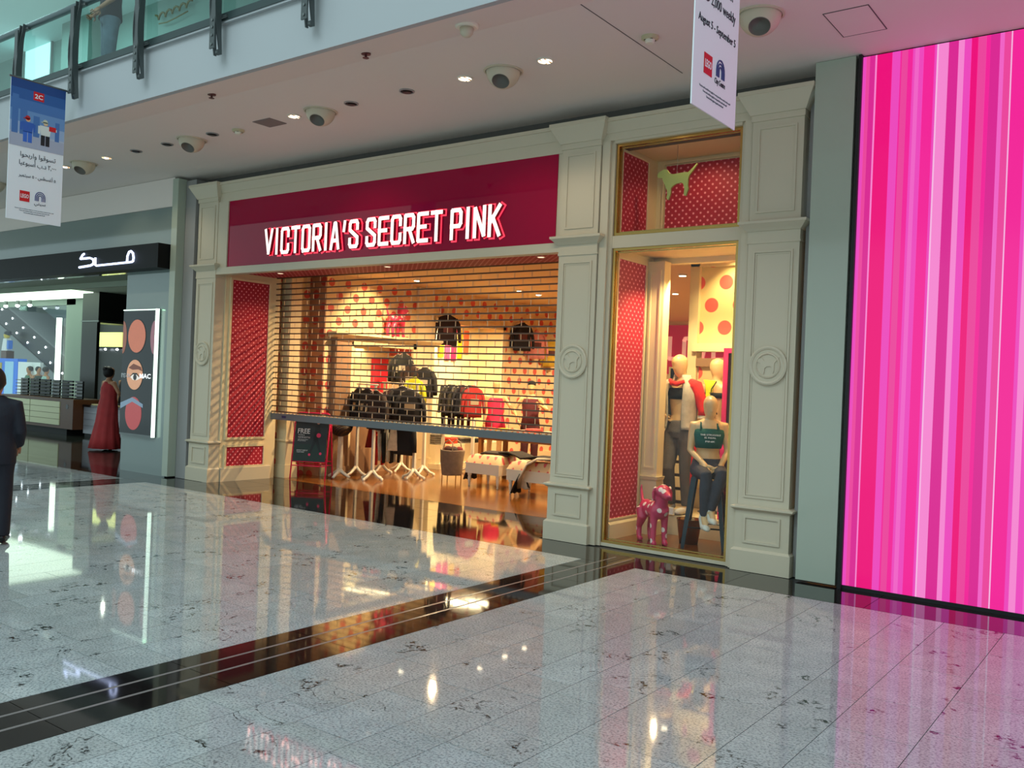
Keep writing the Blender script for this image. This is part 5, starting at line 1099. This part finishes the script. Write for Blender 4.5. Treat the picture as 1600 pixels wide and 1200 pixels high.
MB().add([(-.45,-0.0725,.52),(-.1,-0.0725,.62),(.22,-0.0725,.52),(.22,-0.0725,.46),(-.1,-0.0725,.55),(-.45,-0.0725,.42)],[(0,1,4,5),(1,2,3,4)]).build('print_sheen',AD('sheen',(120,140,160),.4),ad)
text('lettering','EYES ON',(-.44,-0.0800,.94),(1,0,0),(0,0,1),.07,WHITEP,ad,ext=.001,width=.25); text('lettering','MAC',(.10,-0.0800,.94),(1,0,0),(0,0,1),.075,mat('letter_bright',(245,248,250),emit=.8),ad,ext=.001,width=.32,offset=.02)
# interior
GLOWW=mat('cove_glow',(226,255,226),emit=1.9)
t=tag(MB().box(-30.5,-22.4,9.2,12.8,3.575,3.598).build('cove_lit_ceiling_glow',GLOWW),'bright cove-lit ceiling of the cosmetics shop, its glow put into the surface','light panel')  # ceiling surface lit by a cove, that light put in as emission
lamp('SPOT',(-18.5,10.4,3.5),160,(.88,1,.84),.02,(-18.5,10.4,0),160,name='shop_ceiling_light')
struct('wall_black',MB().box(-22.9,-22.1,12.0,13.2,2.82,3.6).box(-22.9,-22.15,12.0,12.08,0,2.82),mat('black_wall',(20,22,18),.35))
struct('wall_black_back',MB().box(-25.1,-14.1,13.2,13.4,0,3.6),MATS['black_wall'])
t=thing('lit_shelf','pale yellow-green lit shelf recess in the black shop wall','shelf',(-24.4,13.2,2.25)); MB().box(0,1.4,-.03,.0,0,.40).build('light_panel',mat('green_glow',(226,232,140),emit=1.0),t); MB().box(-.02,1.42,-.12,0,-.04,0).build('board',BLACKM,t)
for k in range(3): MB().ball((.1+.6*k,-.1,-.07),.035,.035,.03,8,6).build('spot_bulb',HOTC,t)
struct('trim_black',MB().box(-22.92,-22.05,11.98,12.02,2.84,2.87).box(-22.1,-22.06,12.0,13.2,2.84,2.87),STEEL)
struct('wall_glass_frame',MB().box(-31,-25.1,12.95,13.1,3.42,3.6).box(-25.6,-25.1,12.95,13.1,0,3.6).box(-25.1,-24.6,12.95,13.1,0,3.6),mat('frame_greygreen',(120,134,124),.4))
tag(MB().box(-25.95,-25.8,12.85,12.94,.0,3.05).build('light_strip',mat('strip_glow',(235,255,235),emit=2.0)),'vertical white light strip beside the glass wall of the cosmetics shop','light')
gl=MB().box(-31,-25.7,13.0,13.02,0,3.42).build('shop_glass_wall',GLASS); tag(gl,'glass wall behind the makeup racks with the escalator beyond','glass wall')
t=thing('exit_sign','small dark exit sign hanging at the top of the glass wall','sign',(-28.0,12.88,3.28)); MB().box(-.22,.22,-.02,.02,0,.17).build('sign_box',mat('exit_dark',(50,80,74),.5),t); text('lettering','EXIT',(-.16,-.024,.04),(1,0,0),(0,0,1),.09,mat('exit_pale',(150,190,180),emit=.4),t,width=.32)
for k in range(4):
    t=thing('track_spotlight','lit spotlight on the frame over the glass wall, '+['farthest left','second from the left','third from the left','farthest right'][k],'light',(-29.3+.75*k,12.6,3.42),0,'spotlights over the glass wall'); MB().lathe([(.05,0),(.05,.14)],10).build('can',STEEL,t); MB().ball((0,0,-.01),.06,.06,.05,10,6).build('bulb',HOTC,t,smooth=True)
# counter A with drawer fronts
t=thing('makeup_counter','long walnut counter with cream drawer fronts and makeup racks','counter',(-21.25,11.0,0))
WAL=mat('walnut',(84,48,26),.4,noise_amt=.3,noise_scale=4)
MB().box(-3.4,-.45,.1,.9,0,.16).build('plinth',BLACKM,t); MB().box(-3.7,0,0,.9,.16,.22).box(-3.7,0,0,.9,.82,.88).box(-.6,0,0,.9,.22,.82).box(-3.7,-.6,.02,.9,.22,.82).build('carcass',WAL,t)
for c in range(2):
    for r in range(4): MB().box(-3.6+1.5*c,-2.13+1.5*c,-.012,.02,.235+.145*r,.37+.145*r).build('drawer',mat('cream_drawer',(206,206,170),.4),t)
MB().lathe([(.06,-.004),(.06,.002)],18,(-.28,0,.70),'Y').build('socket',BLACK,t)
for i in range(6):
    x=-24.55+.56*i
    r=thing('makeup_rack','black tiered makeup rack on the walnut counter, '+['leftmost','second from the left','third from the left','fourth from the left','fifth from the left','rightmost, with angled shelves'][i],'rack',(x,11.4,.88),R(random.uniform(-10,10)),'makeup racks on the walnut counter')
    MB().box(-.2,.2,-.02,.02,0,.44).build('back',BLACK,r)
    for k in range(5): MB().frus((-.2,.2,-.16,0,.04+.085*k),(-.2,.2,-.15,0,.055+.085*k)).build('shelf',STEEL if i==5 else BLACKM,r)
# counter B white-grey
t=thing('service_counter','pale grey service counter behind the woman in the red dress','counter',(-20.5,11.25,0))
MB().box(-.72,1.3,.0,.7,.08,.72).build('body',mat('counter_grey',(150,150,160),.3),t); MB().box(-.73,1.32,-.03,.72,.72,.77).build('top',BLACK,t); MB().box(-.70,1.3,.03,.66,0,.08).build('kick',BLACKM,t)
for k in range(3): MB().box(-.7,1.3,-.004,.0,.27+.15*k,.275+.15*k).build('groove',STEEL,t)
for (x,w) in ((-20.9,.22),(-20.4,.16)):
    o=MB().box(-w,w,-.12,.12,0,.02).build('open_magazine',mat('paper_warm',(226,206,160),.5)); o.location=(x,11.5,.77); tag(o,'open booklet lying on the grey counter, '+('left one' if w>.2 else 'right one'),'booklet')
bg=thing('shopping_bag','white shopping bag hanging at the right hand of the woman in red','bag',(-17.12,10.02,.52)); MB().frus((-.12,.12,-.05,.05,0),(-.13,.13,-.05,.05,.34)).build('bag_body',WHITEP,bg); MB().tube([(-.07,0,.34),(-.05,0,.44),(.05,0,.44),(.07,0,.34)],.005,6).build('handle',WHITEP,bg)
# escalator beyond the glass
t=thing('escalator','dark escalator with small round lights under it beyond the glass wall','escalator',(-33.31,14.5,3.86))
ang=math.atan(-.405)
def sl(x): return x*math.tan(ang)
def slab(x0,x1,o0,o1,y0,y1,m,name):
    mb=MB(); vs=[(x,y,sl(x)+o) for y in (y0,y1) for (x,o) in ((x0,o0),(x1,o0),(x1,o1),(x0,o1))]
    mb.add(vs,[(0,1,2,3),(7,6,5,4),(0,4,5,1),(1,5,6,2),(2,6,7,3),(3,7,4,0)]); return mb.build(name,m,t)
slab(-2,6.2,-.78,.0,0,1.3,mat('escalator_dark',(34,44,44),.3,.3),'truss'); slab(-2,6.2,-.81,-.78,-.02,1.32,STEEL,'lower_edge'); slab(-2,6.2,0,.06,-.02,1.32,STEEL,'upper_edge')
slab(-2,6.2,.06,1.15,1.2,1.3,mat('balustrade_grey',(110,132,136),.3),'balustrade')
for k in range(8):
    for o in (-.22,-.58): 
        x=-.6+.8*k+(0 if o>-.5 else -.45); MB().ball((x,-.01,sl(x)+o),.035,.02,.035,8,6).build('round_light',HOTC,t)
struct('wall_atrium',MB().box(-44,-24.5,19,19.2,0,8),mat('atrium_grey',(120,130,128),.6))
t=tag(MB().box(-39.3,-36.8,18.94,18.99,2.9,4.25).build('red_hoarding',mat('hoarding_red',(206,90,84),.6)),'faded red panel on the far wall beyond the escalator','panel')
# colourful toy kiosk seen through the glass: plain stand-ins
t=thing('toy_kiosk','blue and yellow kiosk front beyond the glass wall','kiosk',(-31.9,14.1,0))
MB().box(-1.0,.95,0,.3,0,1.85).build('blue_frame',mat('kiosk_blue',(40,110,214),.5,emit=.25),t); MB().box(-.9,-.15,-.02,.0,.4,1.7).build('yellow_poster',mat('kiosk_yellow',(176,156,60),.5,emit=.1),t); MB().box(1.0,2.5,0,.1,.0,1.75).build('white_poster',WHITEP,t); MB().box(.1,.7,-.02,.0,.3,1.75).build('pale_poster',mat('kiosk_pale',(140,190,220),.5,emit=.2),t)
t=thing('toy_statue','large white and blue toy figure on a brown stand beyond the glass wall','statue',(-32.05,14.22,1.85),0,None,.85)
MB().box(-.22,.22,-.1,.2,0,.3).build('stand',WAL,t); MB().frus((-.24,.2,-.1,.15,.3),(-.15,.13,-.08,.12,.8)).build('coat',WHITEP,t,bevel=.02); MB().box(.18,.32,-.08,.1,.38,.72).build('arm',mat('toy_blue',(50,120,220),.4),t,bevel=.02); MB().ball((0,0,.92),.13,.12,.14,14,9).build('head',mat('toy_tan',(216,190,70),.4),t,smooth=True); MB().ball((.02,.03,1.0),.17,.15,.11,14,8).build('hair',mat('toy_hair',(20,34,50),.4),t,smooth=True)
for i,(x,c) in enumerate(((-29.9,(70,110,90)),(-29.3,(40,60,56)),(-28.8,(150,180,180)))):
    t=thing('person','distant shopper beyond the glass wall, '+['in a green top','in a dark top','in a pale top'][i],'person',(x,14.0,0),R(90*i),None,.92); P=stand(); body('figure',t,SKIN,P,.025); MB().secs([(0,0,.88,.2,.15),(0,0,1.1,.18,.14),(0,0,1.3,.2,.15),(0,0,1.44,.15,.10)],12).build('top',fab(c),t,smooth=True); legs_cloth(P,'trousers',t,fab((40,44,60)),vox=.025); hair(t,(0,.02,1.67),(.095,.11,.10),HAIR)
